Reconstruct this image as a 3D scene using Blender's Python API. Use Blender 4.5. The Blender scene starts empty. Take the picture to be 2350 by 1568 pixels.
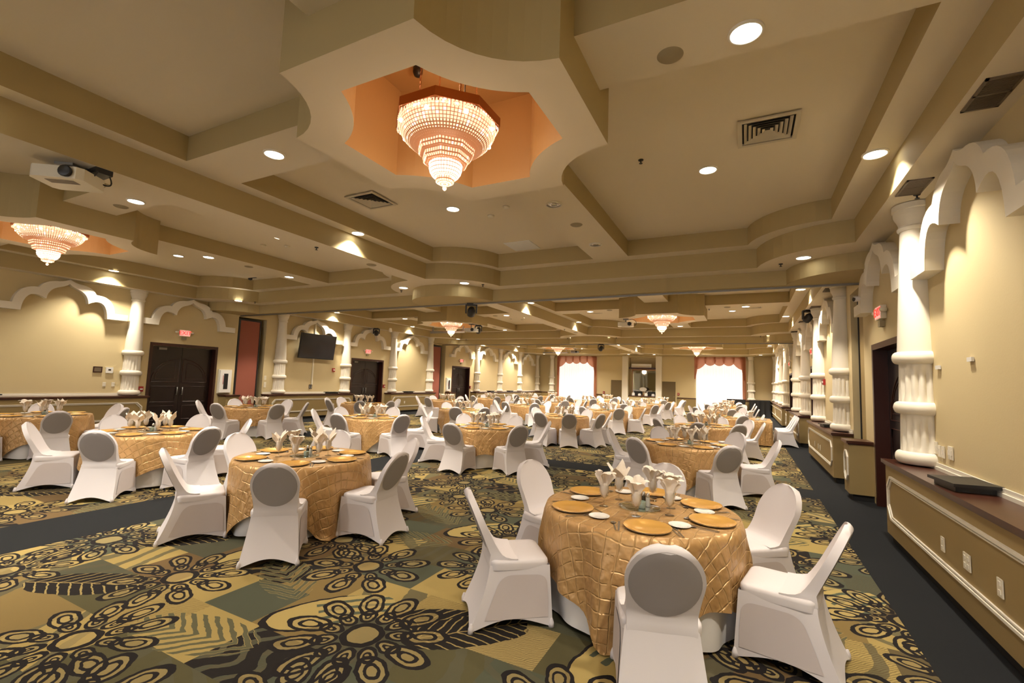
import bpy, bmesh, math, random
from mathutils import Vector, Matrix
random.seed(7)
SC = bpy.context.scene
COL = SC.collection
PI = math.pi

# ------------------------------------------------------------------ camera
F_PX, YAW, PITCH, ROLL, HC = 1057.7, 0.4705, 0.0853, 0.0348, 1.75
def cam_axes():
    cy, sy = math.cos(YAW), math.sin(YAW); cp, sp = math.cos(PITCH), math.sin(PITCH)
    w = Vector((-sy*cp, cy*cp, sp)); r0 = Vector((cy, sy, 0)); u0 = r0.cross(w)
    cr, sr = math.cos(ROLL), math.sin(ROLL)
    return cr*r0 + sr*u0, -sr*r0 + cr*u0, w
AR, AU, AW = cam_axes()
cam_d = bpy.data.cameras.new('camera'); cam = bpy.data.objects.new('camera', cam_d); COL.objects.link(cam)
cam_d.sensor_width = 36; cam_d.sensor_fit = 'HORIZONTAL'; cam_d.lens = 36*F_PX/2350
cam_d.clip_start = 0.05; cam_d.clip_end = 200
M3 = Matrix((AR, AU, -AW)).transposed()
cam.matrix_world = Matrix.Translation((0, 0, HC)) @ M3.to_4x4()
SC.camera = cam
def px(x, y, z):                      # where a point of the room falls in the 2350 x 1568 frame
    d = Vector((x, y, z-HC)); t = d.dot(AW)
    if t < 0.1: return None
    return 1175+F_PX*d.dot(AR)/t, 784-F_PX*d.dot(AU)/t
def seen(x, y, z, m=60):
    p = px(x, y, z)
    return p is not None and -m < p[0] < 2350+m and -m < p[1] < 1568+m

# ------------------------------------------------------------------ world, exposure
wd = bpy.data.worlds.new('world'); SC.world = wd; wd.use_nodes = True
wd.node_tree.nodes['Background'].inputs[0].default_value = (1.0, 0.95, 0.93, 1)
wd.node_tree.nodes['Background'].inputs[1].default_value = 1.1
SC.view_settings.view_transform = 'Standard'; SC.view_settings.look = 'None'
SC.view_settings.gamma = 1; SC.view_settings.use_curve_mapping = False
SC.view_settings.exposure = 1.25
cy_ = SC.cycles
cy_.max_bounces = 5; cy_.diffuse_bounces = 3; cy_.glossy_bounces = 2; cy_.transmission_bounces = 3
cy_.use_adaptive_sampling = True; cy_.adaptive_threshold = 0.12; cy_.adaptive_min_samples = 16
cy_.transparent_max_bounces = 8; cy_.caustics_reflective = False; cy_.caustics_refractive = False
cy_.sample_clamp_indirect = 4.0; cy_.use_denoising = True
try: cy_.use_light_tree = True
except Exception: pass
P_DOWN, P_WASH, P_CHAND = 60, 240, 8       # lamp powers in watts
WARM = (1.0, 0.88, 0.72)

# ------------------------------------------------------------------ materials
def mat(name, color, rough=0.6, metal=0.0, emit=None, es=0.0, spec=0.5, bump=None):
    m = bpy.data.materials.new(name); m.use_nodes = True; nt = m.node_tree
    b = nt.nodes['Principled BSDF']
    b.inputs['Base Color'].default_value = (*color, 1); b.inputs['Roughness'].default_value = rough
    b.inputs['Metallic'].default_value = metal; b.inputs['Specular IOR Level'].default_value = spec
    if emit: b.inputs['Emission Color'].default_value = (*emit, 1); b.inputs['Emission Strength'].default_value = es
    if bump:
        n = nt.nodes.new('ShaderNodeTexNoise'); n.inputs['Scale'].default_value = bump[0]; n.inputs['Detail'].default_value = 4
        tc = nt.nodes.new('ShaderNodeTexCoord'); nt.links.new(tc.outputs['Object'], n.inputs['Vector'])
        bp = nt.nodes.new('ShaderNodeBump'); bp.inputs['Strength'].default_value = bump[1]; bp.inputs['Distance'].default_value = bump[2]
        nt.links.new(n.outputs['Fac'], bp.inputs['Height']); nt.links.new(bp.outputs['Normal'], b.inputs['Normal'])
        if len(bump) > 3:
            mx = nt.nodes.new('ShaderNodeMixRGB'); mx.inputs[1].default_value = (*color, 1)
            mx.inputs[2].default_value = (*[c*bump[3] for c in color], 1)
            nt.links.new(n.outputs['Fac'], mx.inputs[0]); nt.links.new(mx.outputs[0], b.inputs['Base Color'])
    return m
MT = {}
MT['wall'] = mat('wall_paint', (.64, .52, .29), .7, bump=(60, .15, .004))
MT['ceil'] = mat('ceiling_paint', (.80, .71, .55), .8, bump=(90, .12, .003))
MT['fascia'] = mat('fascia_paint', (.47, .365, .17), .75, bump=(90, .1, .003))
MT['recess'] = mat('recess_glow_paint', (.56, .35, .15), .5, bump=(40, .2, .004))  # orange glow of the chandeliers is put into this paint colour
MT['tan'] = mat('tan_paint', (.33, .235, .095), .6, bump=(70, .1, .003))
MT['white'] = mat('white_trim', (.80, .75, .64), .4)
MT['plaster'] = mat('white_plaster', (.82, .76, .64), .55, bump=(40, .08, .004))
MT['wood'] = mat('dark_door_wood', (.013, .004, .003), .32, bump=(8, .1, .002, .5))
MT['frame'] = mat('mahogany_frame', (.040, .010, .006), .35)
MT['cap'] = mat('mahogany_cap', (.075, .022, .011), .28, bump=(6, .05, .002, .5))
MT['black'] = mat('black_plastic', (.012, .012, .013), .4)
MT['toe'] = mat('dark_toe_kick', (.008, .008, .009), .8)
MT['screen'] = mat('tv_screen', (.008, .008, .010), .12)
MT['red_panel'] = mat('red_partition_fabric', (.34, .105, .068), .85, bump=(200, .15, .002))
MT['red'] = mat('red_plastic', (.35, .02, .02), .4)
MT['exit_face'] = mat('exit_face', (.85, .45, .42), .5, emit=(1, .30, .26), es=.45)
MT['exit_letter'] = mat('exit_letter', (.6, .02, .02), .4, emit=(1, .03, .02), es=.9)
MT['steel'] = mat('polished_steel', (.62, .60, .58), .22, 1.0)
MT['grey'] = mat('grey_metal', (.25, .24, .22), .45, .5)
MT['vent'] = mat('vent_enamel', (.62, .55, .42), .5)
MT['ventdark'] = mat('vent_dark', (.02, .018, .015), .8)
MT['reg'] = mat('brown_register', (.15, .11, .07), .5)
MT['speaker'] = mat('beige_grille', (.34, .28, .17), .6)
MT['cream'] = mat('cream_plastic', (.80, .74, .60), .4)
MT['lamp'] = mat('lamp_lens', (1, 1, 1), .4, emit=(1, .96, .88), es=6)
MT['copper'] = mat('copper_frame', (.40, .16, .06), .35, .7)
MT['china'] = mat('white_china', (.84, .82, .78), .15)
MT['gold'] = mat('gold_charger', (.92, .52, .13), .22, .45)
MT['silver'] = mat('silver_rim', (.8, .78, .75), .3, .6)
MT['napkin'] = mat('ivory_napkin', (.86, .78, .68), .75)
MT['cover_darker'] = mat('darker_stretch_cover', (.60, .54, .535), .68)
MT['cover'] = mat('white_stretch_cover', (.73, .69, .71), .62, bump=(500, .05, .001))
MT['panel'] = mat('grey_showthrough_panel', (.36, .335, .335), .7, bump=(500, .05, .001))
MT['undercloth'] = mat('white_cloth', (.83, .81, .80), .7)
MT['olive_door'] = mat('olive_door_paint', (.15, .105, .042), .5)
MT['blackcloth'] = mat('black_cloth', (.008, .008, .010), .75)
MT['salt'] = mat('salt_glass', (.75, .76, .72), .1)
MT['pepper'] = mat('pepper_glass', (.06, .05, .03), .15)
MT['green'] = mat('green_votive_glass', (.42, .52, .44), .06, spec=.8)
MT['mirror'] = mat('mirror_glass', (.80, .84, .80), .03, 1.0)
MT['valance'] = mat('copper_satin', (.55, .25, .15), .45, bump=(5, .2, .01, .7))
def satin():
    m = MT['valance']; nt = m.node_tree; b = nt.nodes['Principled BSDF']; o = [n for n in nt.nodes if n.type == 'OUTPUT_MATERIAL'][0]
    t = nt.nodes.new('ShaderNodeBsdfTranslucent'); t.inputs[0].default_value = (.85, .42, .25, 1); mx = nt.nodes.new('ShaderNodeMixShader'); mx.inputs[0].default_value = .45
    nt.links.new(b.outputs[0], mx.inputs[1]); nt.links.new(t.outputs[0], mx.inputs[2]); nt.links.new(mx.outputs[0], o.inputs[0])
satin()
MT['laminate'] = mat('sign_face', (.80, .76, .70), .5)
MT['paper'] = mat('paper', (.85, .85, .85), .7)
# node expressions for the carpet
class X:
    nt = None
    def __init__(s, v): s.v = v
    @staticmethod
    def op(o, *a):
        n = X.nt.nodes.new('ShaderNodeMath'); n.operation = o
        for i, q in enumerate(a):
            if isinstance(q, X): X.nt.links.new(q.v, n.inputs[i])
            else: n.inputs[i].default_value = q
        return X(n.outputs[0])
    def __add__(s, o): return X.op('ADD', s, o)
    def __radd__(s, o): return X.op('ADD', o, s)
    def __sub__(s, o): return X.op('SUBTRACT', s, o)
    def __rsub__(s, o): return X.op('SUBTRACT', o, s)
    def __mul__(s, o): return X.op('MULTIPLY', s, o)
    def __rmul__(s, o): return X.op('MULTIPLY', o, s)
    def __truediv__(s, o): return X.op('DIVIDE', s, o)
    def max(s, o): return X.op('MAXIMUM', s, o)
    def lt(s, o): return X.op('LESS_THAN', s, o)
    def gt(s, o): return X.op('GREATER_THAN', s, o)
# satin gold table overlay with stitched pintucks
def cloth_material():
    m = bpy.data.materials.new('gold_pintuck_satin'); m.use_nodes = True; nt = m.node_tree; L = nt.links
    b = nt.nodes['Principled BSDF']; b.inputs['Roughness'].default_value = .38; b.inputs['Metallic'].default_value = .25
    b.inputs['Base Color'].default_value = (.62, .36, .135, 1)
    uv = nt.nodes.new('ShaderNodeUVMap'); uv.uv_map = 'UVMap'
    mp = nt.nodes.new('ShaderNodeMapping'); mp.inputs['Rotation'].default_value = (0, 0, .12)
    nz = nt.nodes.new('ShaderNodeTexNoise'); nz.inputs['Scale'].default_value = 3.2; nz.inputs['Detail'].default_value = 3
    L.new(uv.outputs[0], nz.inputs['Vector'])
    ad = nt.nodes.new('ShaderNodeMixRGB'); ad.blend_type = 'ADD'; ad.inputs[0].default_value = .09
    L.new(uv.outputs[0], ad.inputs[1]); L.new(nz.outputs['Color'], ad.inputs[2]); L.new(ad.outputs[0], mp.inputs['Vector'])
    X.nt = nt; sx = nt.nodes.new('ShaderNodeSeparateXYZ'); L.new(mp.outputs[0], sx.inputs[0]); u, v = X(sx.outputs[0]), X(sx.outputs[1])
    def ridge(q, pitch, off, w):
        d = X.op('ABSOLUTE', X.op('FRACT', q/pitch+off)-.5); return X.op('MAXIMUM', 1.0-d*(pitch/w), 0.0)
    n4 = nt.nodes.new('ShaderNodeTexNoise'); n4.inputs['Scale'].default_value = 14; L.new(uv.outputs[0], n4.inputs['Vector'])
    gate = X.op('SMOOTHSTEP', X(n4.outputs['Fac']), .40, .52) if False else (X(n4.outputs['Fac']).gt(.44))
    h1 = ridge(u, .102, .0, .0075).max(ridge(v, .094, .3, .0075)*gate)
    n3 = nt.nodes.new('ShaderNodeTexNoise'); n3.inputs['Scale'].default_value = 2.6; n3.inputs['Detail'].default_value = 5; L.new(uv.outputs[0], n3.inputs['Vector'])
    cr = nt.nodes.new('ShaderNodeValToRGB'); cr.color_ramp.elements[0].position = .3; cr.color_ramp.elements[0].color = (.43, .245, .092, 1); cr.color_ramp.elements[1].position = .7; cr.color_ramp.elements[1].color = (.60, .365, .150, 1)
    L.new(n3.outputs['Fac'], cr.inputs[0])
    mx3 = nt.nodes.new('ShaderNodeMixRGB'); L.new((h1*.55).v, mx3.inputs[0]); L.new(cr.outputs[0], mx3.inputs[1]); mx3.inputs[2].default_value = (.74, .49, .22, 1); L.new(mx3.outputs[0], b.inputs['Base Color'])  # tuck ridges lightened, their highlight put into the colour
    n2 = nt.nodes.new('ShaderNodeTexNoise'); n2.inputs['Scale'].default_value = 11; n2.inputs['Detail'].default_value = 2; L.new(uv.outputs[0], n2.inputs['Vector'])
    # each square puffs between its tucks
    puff = X.op('SINE', u*(2*PI/.102)+PI/2)*X.op('SINE', v*(2*PI/.094)+PI*.1)
    hh = h1*.55+X(n2.outputs['Fac'])*1.3+puff*.12
    bp = nt.nodes.new('ShaderNodeBump'); bp.inputs['Strength'].default_value = .75; bp.inputs['Distance'].default_value = .016
    L.new(hh.v, bp.inputs['Height']); L.new(bp.outputs[0], b.inputs['Normal'])
    return m
MT['goldcloth'] = cloth_material()
def glass_material():
    m = bpy.data.materials.new('clear_glass'); m.use_nodes = True; nt = m.node_tree; nt.nodes.clear()
    o = nt.nodes.new('ShaderNodeOutputMaterial'); t = nt.nodes.new('ShaderNodeBsdfTransparent'); g = nt.nodes.new('ShaderNodeBsdfGlossy')
    g.inputs['Roughness'].default_value = .05; t.inputs[0].default_value = (.96, .96, .95, 1)
    fr = nt.nodes.new('ShaderNodeLayerWeight'); fr.inputs[0].default_value = .35; mx = nt.nodes.new('ShaderNodeMixShader')
    nt.links.new(fr.outputs['Facing'], mx.inputs[0]); nt.links.new(t.outputs[0], mx.inputs[1]); nt.links.new(g.outputs[0], mx.inputs[2]); nt.links.new(mx.outputs[0], o.inputs[0])
    return m
MT['glass'] = glass_material()
def sheer_material():
    m = bpy.data.materials.new('sheer_daylit_curtain'); m.use_nodes = True; nt = m.node_tree
    b = nt.nodes['Principled BSDF']; b.inputs['Base Color'].default_value = (.9, .88, .86, 1); b.inputs['Roughness'].default_value = .8
    b.inputs['Emission Color'].default_value = (1, .985, .97, 1); b.inputs['Emission Strength'].default_value = .30  # cloth emits on its own, standing in for daylight through it
    return m
MT['sheer'] = sheer_material()
MT['crystal'] = mat('lit_crystal', (.9, .62, .45), .12, emit=(1.0, .58, .36), es=.60, spec=.8)
MT['crystal_hot'] = mat('lit_crystal_bright', (1, .8, .65), .15, emit=(1.0, .80, .60), es=1.05, spec=.8)
MT['wire'] = mat('copper_wire', (.45, .18, .08), .4, emit=(1, .42, .18), es=.10)
MT['bulb'] = mat('chandelier_bulb', (1, .95, .85), .4, emit=(1, .88, .70), es=8)

def band(e, a, b): return e.gt(a)*e.lt(b)
def carpet_material():
    m = bpy.data.materials.new('patterned_carpet'); m.use_nodes = True; nt = m.node_tree; X.nt = nt; L = nt.links
    b = nt.nodes['Principled BSDF']; b.inputs['Roughness'].default_value = .95; b.inputs['Specular IOR Level'].default_value = .1
    g = nt.nodes.new('ShaderNodeNewGeometry'); sp = nt.nodes.new('ShaderNodeSeparateXYZ'); L.new(g.outputs['Position'], sp.inputs[0])
    x0, y0 = X(sp.outputs[0]), X(sp.outputs[1])
    nz = nt.nodes.new('ShaderNodeTexNoise'); nz.inputs['Scale'].default_value = 9; nz.inputs['Detail'].default_value = 4
    L.new(g.outputs['Position'], nz.inputs['Vector']); sc = nt.nodes.new('ShaderNodeSeparateColor'); L.new(nz.outputs['Color'], sc.inputs[0])
    x = x0+(X(sc.outputs[0])-.5)*.05; y = y0+(X(sc.outputs[1])-.5)*.05
    # patches
    def wn(a, c, seed):
        cb = nt.nodes.new('ShaderNodeCombineXYZ'); L.new(a.v, cb.inputs[0]); L.new(c.v, cb.inputs[1]); cb.inputs[2].default_value = seed
        w = nt.nodes.new('ShaderNodeTexWhiteNoise'); w.noise_dimensions = '3D'; L.new(cb.outputs[0], w.inputs['Vector']); return X(w.outputs['Value'])
    row = X.op('FLOOR', (y0+.22)/.49); shift = wn(row, row*0.0, 3.0)
    colid = X.op('FLOOR', (x0+shift*.6)/.56)
    r1 = wn(colid, row, 1.0); r2 = wn(colid, row, 2.0); r3 = wn(colid, row, 5.0)
    rp = nt.nodes.new('ShaderNodeValToRGB'); rp.color_ramp.interpolation = 'CONSTANT'
    cols = [(0, (.37, .275, .10)), (.2, (.095, .085, .042)), (.38, (.22, .155, .06)), (.5, (.15, .098, .045)), (.62, (.085, .092, .062)), (.78, (.37, .28, .115)), (.92, (.12, .092, .045))]
    el = rp.color_ramp.elements
    el[0].position, el[0].color = 0, (*cols[0][1], 1); el[1].position, el[1].color = cols[1][0], (*cols[1][1], 1)
    for p_, c_ in cols[2:]:
        e = el.new(p_); e.color = (*c_, 1)
    L.new(r1.v, rp.inputs[0])
    def mixc(f, c1, c2):
        mx = nt.nodes.new('ShaderNodeMixRGB')
        if isinstance(f, X): L.new(f.v, mx.inputs[0])
        else: mx.inputs[0].default_value = f
        for i, c in ((1, c1), (2, c2)):
            if isinstance(c, tuple): mx.inputs[i].default_value = (*c, 1)
            else: L.new(c, mx.inputs[i])
        return mx.outputs[0]
    c = rp.outputs[0]
    # curved strokes inside some patches
    wv = X.op('SINE', (x*(r2*30+8)+y*(30-r2*44)+X.op('SINE', (x+y)*5)*2.2))
    strokes = wv.gt(.45)*r3.gt(.42)
    c = mixc(strokes*.8, c, (.10, .095, .06))
    fine = X.op('SINE', (x-y)*260).gt(.2)*r2.gt(.62)
    c = mixc(fine*.5, c, (.09, .06, .03))
    blot = r3.gt(.86)*X.op('SINE', x*34+X.op('SINE', y*19)*2).gt(-.55)
    c = mixc(blot, c, (.022, .019, .018))
    # drawn flowers with ringed petals
    PX_, PY_ = 3.45, 2.22
    dark = None; light = None
    for (fx, fy, n, s, rot) in ((-2.33, 2.5, 11, 1.0, .1), (-4.28, 2.38, 10, .92, .5), (-3.12, 3.37, 9, .95, 0), (-5.6, 1.71, 10, .86, .3), (-3.84, 1.54, 10, .9, .2)):
        dx = X.op('WRAP', x-fx, PX_/2, -PX_/2); dy = X.op('WRAP', y-fy, PY_/2, -PY_/2)
        r = X.op('SQRT', dx*dx+dy*dy)/(s*1.1); th = X.op('ARCTAN2', dy, dx)
        t = X.op('WRAP', th+rot, PI/n, -PI/n); lx = r*X.op('COSINE', t); ly = r*X.op('SINE', t)
        w1 = .082 if n > 9 else .092
        def ell(cx, a, bb):
            u = (lx-cx)/a; v = ly/bb; return X.op('SQRT', u*u+v*v)
        e1, e2 = ell(.385, .145, w1), ell(.225, .078, .052)
        d = band(e1, .80, 1.08).max(band(e1, .36, .56)).max(band(e2, .72, 1.12)).max(band(e2, .2, .45)).max(band(r, .092, .135))
        l = e1.lt(.8).max(e2.lt(.72)).max(r.lt(.092))
        dark = d if dark is None else dark.max(d); light = l if light is None else light.max(l)
    for (qx, qy, rot, a_, b_, kind) in ((-2.75, 2.62, .9, .46, .22, 0), (-1.85, 2.95, .35, .5, .2, 1), (-3.55, 2.85, -.5, .48, .21, 2), (-4.75, 1.95, .5, .5, .2, 1), (-4.2, 3.1, 1.2, .42, .2, 0), (-3.3, 1.95, .2, .5, .22, 2), (-5.2, 2.9, .8, .45, .2, 1)):
        dx = X.op('WRAP', x-qx, PX_/2, -PX_/2); dy = X.op('WRAP', y-qy, PY_/2, -PY_/2); cr, sr = math.cos(rot), math.sin(rot)
        u = dx*cr+dy*sr; v = dy*cr-dx*sr; e = X.op('SQRT', (u/a_)*(u/a_)+(v/b_)*(v/b_)); ins = e.lt(1.0)
        av = X.op('ABSOLUTE', v)
        if kind == 0:
            c = mixc(ins, c, (.42, .32, .12)); c = mixc(ins*X.op('SINE', v*62+u*u*22).gt(.35)*u.gt(-.1), c, (.095, .11, .075)); c = mixc(band(e, .95, 1.05)*u.lt(.12), c, (.02, .017, .017))
        elif kind == 1:
            c = mixc(ins, c, (.021, .018, .017)); c = mixc(ins*X.op('SINE', (u-av*.9)*70).gt(.86), c, (.33, .25, .10)); c = mixc(ins*av.lt(.006), c, (.30, .22, .09))
        else:
            w = X.op('SINE', (u+av*1.3)*58); c = mixc(ins*w.gt(.2), c, (.115, .11, .062)); c = mixc(ins*band(w, -.1, .2), c, (.36, .27, .105))
    c = mixc(light*.55, c, (.40, .30, .12))
    c = mixc(dark, c, (.020, .017, .017))
    # plain charcoal borders and aisles
    inx = band(x0, -6.1, 1.06).max(band(x0, -14.2, -7.1))
    stripe = band(y0, 9.15, 9.95).max(band(y0, 21.4, 22.2)).max(y0.gt(34.9))
    pat = inx*(1.0-stripe)
    c = mixc(pat, (.019, .020, .022), c)
    L.new(c, b.inputs['Base Color'])
    n3 = nt.nodes.new('ShaderNodeTexNoise'); n3.inputs['Scale'].default_value = 350; L.new(g.outputs['Position'], n3.inputs['Vector'])
    bp = nt.nodes.new('ShaderNodeBump'); bp.inputs['Strength'].default_value = .5; bp.inputs['Distance'].default_value = .004
    L.new(n3.outputs[0], bp.inputs['Height']); L.new(bp.outputs[0], b.inputs['Normal'])
    return m
MT['carpet'] = carpet_material()

# ------------------------------------------------------------------ mesh helpers
class MB:
    def __init__(s): s.v, s.f, s.m, s.uv = [], [], [], None
    def add(s, vs, fs, mi=0):
        o = len(s.v); s.v += [tuple(p) for p in vs]
        for f in fs: s.f.append(tuple(i+o for i in f)); s.m.append(mi)
        return s
    def box(s, x0, x1, y0, y1, z0, z1, mi=0, ch=0.0):
        if ch:
            return s.prism([(x0+ch, y0), (x1-ch, y0), (x1, y0+ch), (x1, y1-ch), (x1-ch, y1), (x0+ch, y1), (x0, y1-ch), (x0, y0+ch)], z0, z1, mi=mi)
        vs = [(x, y, z) for z in (z0, z1) for y in (y0, y1) for x in (x0, x1)]
        return s.add(vs, [(0, 2, 3, 1), (4, 5, 7, 6), (0, 1, 5, 4), (2, 6, 7, 3), (0, 4, 6, 2), (1, 3, 7, 5)], mi)
    def prism(s, poly, a0, a1, axis='z', mi=0):
        def P(u, v, a): return {'z': (u, v, a), 'x': (a, u, v), 'y': (u, a, v)}[axis]
        n = len(poly); vs = [P(u, v, a0) for u, v in poly]+[P(u, v, a1) for u, v in poly]
        fs = [tuple(range(n-1, -1, -1)), tuple(range(n, 2*n))]+[(i, (i+1) % n, n+(i+1) % n, n+i) for i in range(n)]
        return s.add(vs, fs, mi)
    def lathe(s, prof, n=24, c=(0, 0, 0), mi=0, mod=None, caps=True):
        vs = []
        for r, z in prof:
            for k in range(n):
                a = 2*PI*k/n; q = r*(mod(a, z) if mod else 1)
                vs.append((c[0]+q*math.cos(a), c[1]+q*math.sin(a), c[2]+z))
        fs = []
        for i in range(len(prof)-1):
            for k in range(n):
                fs.append((i*n+k, i*n+(k+1) % n, (i+1)*n+(k+1) % n, (i+1)*n+k))
        if caps:
            if prof[0][0] > 1e-4: fs.append(tuple(range(n-1, -1, -1)))
            if prof[-1][0] > 1e-4: fs.append(tuple(range((len(prof)-1)*n, len(prof)*n)))
        return s.add(vs, fs, mi)
    def tube(s, pts, r, n=8, mi=0):
        pts = [Vector(p) for p in pts]; vs = []; fs = []
        for i, p in enumerate(pts):
            d = (pts[min(i+1, len(pts)-1)]-pts[max(i-1, 0)]).normalized()
            a = d.cross(Vector((0, 0, 1)) if abs(d.z) < .9 else Vector((1, 0, 0))).normalized(); b = d.cross(a)
            rr = r[i] if isinstance(r, (list, tuple)) else r
            vs += [p+rr*(math.cos(2*PI*k/n)*a+math.sin(2*PI*k/n)*b) for k in range(n)]
        for i in range(len(pts)-1):
            fs += [(i*n+k, i*n+(k+1) % n, (i+1)*n+(k+1) % n, (i+1)*n+k) for k in range(n)]
        fs += [tuple(range(n)), tuple(range((len(pts)-1)*n, len(pts)*n))]
        return s.add(vs, fs, mi)
    def strip(s, la, lb, mi=0, closed=True, skip=()):
        n = len(la); vs = list(la)+list(lb)
        fs = [(i, (i+1) % n, n+(i+1) % n, n+i) for i in range(n if closed else n-1) if i not in skip]
        return s.add(vs, fs, mi)
    def grid(s, rows, mi=0, closed=False):
        w = len(rows[0]); vs = [p for r in rows for p in r]; fs = []
        for i in range(len(rows)-1):
            for k in range(w if closed else w-1):
                fs.append((i*w+k, i*w+(k+1) % w, (i+1)*w+(k+1) % w, (i+1)*w+k))
        return s.add(vs, fs, mi)
    def mesh(s, name, mats, smooth=False, sharp=None, fix=True):
        me = bpy.data.meshes.new(name); me.from_pydata(s.v, [], s.f)
        for m in (mats if isinstance(mats, (list, tuple)) else [mats]): me.materials.append(MT[m])
        me.polygons.foreach_set('material_index', s.m)
        if fix:
            bm = bmesh.new(); bm.from_mesh(me); bmesh.ops.remove_doubles(bm, verts=bm.verts, dist=1e-5)
            bmesh.ops.recalc_face_normals(bm, faces=bm.faces); bm.to_mesh(me); bm.free()
        if smooth:
            me.polygons.foreach_set('use_smooth', [True]*len(me.polygons))
            if sharp: 
                try: me.set_sharp_from_angle(angle=math.radians(sharp))
                except Exception: pass
        me.update(); return me
def ob(name, mesh, parent=None, loc=None, rz=0):
    o = bpy.data.objects.new(name, mesh); COL.objects.link(o)
    if parent is not None: o.parent = parent
    if loc is not None: o.location = loc
    if rz: o.rotation_euler = (0, 0, rz)
    return o
def tag(o, label, cat, group=None):
    o['label'] = label; o['category'] = cat
    if group: o['group'] = group
    return o
def thing(name, label, cat, loc=(0, 0, 0), rz=0, group=None):
    return tag(ob(name, None, None, loc, rz), label, cat, group)
def struct(name, mb, mats, smooth=False, parent=None, sharp=None, fix=True):
    o = ob(name, mb.mesh(name, mats, smooth, sharp, fix), parent)
    if parent is None: o['kind'] = 'structure'
    return o
def bez(p0, p1, p2, n=8):
    return [tuple((1-t)**2*a+2*t*(1-t)*b+t*t*c for a, b, c in zip(p0, p1, p2)) for t in [i/n for i in range(n+1)]]

# ------------------------------------------------------------------ room measures (metres)
XR, XL = 1.84, -15.72                 # wall faces
YN, YF = -10.5, 36.0
ZA, ZB, ZC, ZD = 4.66, 4.34, 3.98, 3.70
XM = -6.7                             # line between the two rows of coffers
DOORS = [(7.3, 9.27), (15.15, 17.2), (23.1, 25.1)]
POCK = [(9.9, 10.95), (21.15, 22.35)]

fl = MB(); fl.add([(XL-1.2, YN, 0), (XR+1.2, YN, 0), (XR+1.2, YF+.6, 0), (XL-1.2, YF+.6, 0)], [(0, 1, 2, 3)])
struct('floor', fl, 'carpet', fix=False)

# walls with door and partition openings
def side_wall(name, xf, out):
    b = MB(); xa, xb = sorted((xf, xf+out*.12))
    ops = sorted([(a, c, 2.53) for a, c in DOORS]+[(a, c, 3.66) for a, c in POCK])
    y = YN
    for a, c, h in ops:
        b.box(xa, xb, y, a, 0, 4.75); b.box(xa, xb, a, c, h, 4.75); y = c
    b.box(xa, xb, y, YF+.12, 0, 4.75)
    for a, c, h in ops:
        if h > 3:                      # the storage pocket behind the wall
            x2 = xf+out*1.0; q0, q1 = sorted((xf+out*.12, x2))
            b.box(q0, q1, a-.08, a, 0, h); b.box(q0, q1, c, c+.08, 0, h); b.box(*sorted((x2, x2+out*.1)), a, c, 0, h); b.box(q0, q1, a, c, h, h+.1)
        else:
            b.box(*sorted((xf+out*.5, xf+out*.6)), a-.1, c+.1, 0, h+.1)
    return struct(name, b, 'wall')
side_wall('wall_left', XL, -1); side_wall('wall_right', XR, 1)
NI = (-8.08, -6.05, .92, 3.4)           # the niche in the end wall
WIN = [(-13.75, -10.8), (-3.15, -.2)]
b = MB()
xs = [XL, WIN[0][0], WIN[0][1], NI[0], NI[1], WIN[1][0], WIN[1][1], XR]
for i in range(7):
    if i in (1, 5): b.box(xs[i], xs[i+1], YF, YF+.12, 0, .3); b.box(xs[i], xs[i+1], YF, YF+.12, 3.7, 4.75)
    elif i == 3: b.box(xs[i], xs[i+1], YF, YF+.12, 0, .9); b.box(xs[i], xs[i+1], YF, YF+.12, 3.9, 4.75); b.box(xs[i], xs[i+1], YF+.6, YF+.7, .85, 3.95); b.box(xs[i], xs[i+1], YF+.12, YF+.6, .8, .9); b.box(xs[i], xs[i+1], YF+.12, YF+.6, 3.9, 4.0); b.box(xs[i]-.1, xs[i], YF+.12, YF+.7, .8, 4); b.box(xs[i+1], xs[i+1]+.1, YF+.12, YF+.7, .8, 4)
    else: b.box(xs[i], xs[i+1], YF, YF+.12, 0, 4.75)
b.box(XL, XR, YF-.3, YF, 3.98, 4.0)
struct('wall_far', b, 'wall')
b = MB(); b.box(XL, -12.5, YN-.12, YN, 0, 4.2); struct('wall_back', b, 'wall')  # added out of view, hides the bright open end from the niche mirror
pb = MB()
for x0, x1 in ((-8.55, -8.1), (-6.03, -5.6)): pb.box(x0, x1, YF-.16, YF, 0, 3.98)
struct('trim_1', pb, 'plaster')

# coffered ceiling: three stepped levels per bay, a star medallion hung from cross ribs
def arc(p, q, sag, n=9):
    (x0, y0), (x1, y1) = p, q; mx, my = (x0+x1)/2, (y0+y1)/2; dx, dy = x1-x0, y1-y0; L = math.hypot(dx, dy)
    nx, ny = -dy/L, dx/L              # left of travel = towards the middle for anticlockwise loops
    R = (L*L/4+sag*sag)/(2*sag); out = []
    for i in range(n+1):
        s = (i/n-.5)*L; h = math.sqrt(max(R*R-s*s, 0))-(R-sag)
        out.append((mx+dx/L*s+nx*h, my+dy/L*s+ny*h))
    return out
NSEG = 9
def coffer(x0, x1, y0, y1, cx, cy, k=.17):
    L = math.hypot(cx, cy)*k
    return (arc((x1, y1-cy), (x1-cx, y1), L)+arc((x0+cx, y1), (x0, y1-cy), L)
            + arc((x0, y0+cy), (x0+cx, y0), L)+arc((x1-cx, y0), (x1, y0+cy), L))
def star(cx, cy, h, f, sag):
    return [(cx+u, cy+v) for u, v in arc((h, f), (f, h), sag)+arc((-f, h), (-h, f), sag)+arc((-h, -f), (-f, -h), sag)+arc((f, -h), (h, -f), sag)]
def up(loop, z): return [(x, y, z) for x, y in loop]
CH = []                                # chandelier places
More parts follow.
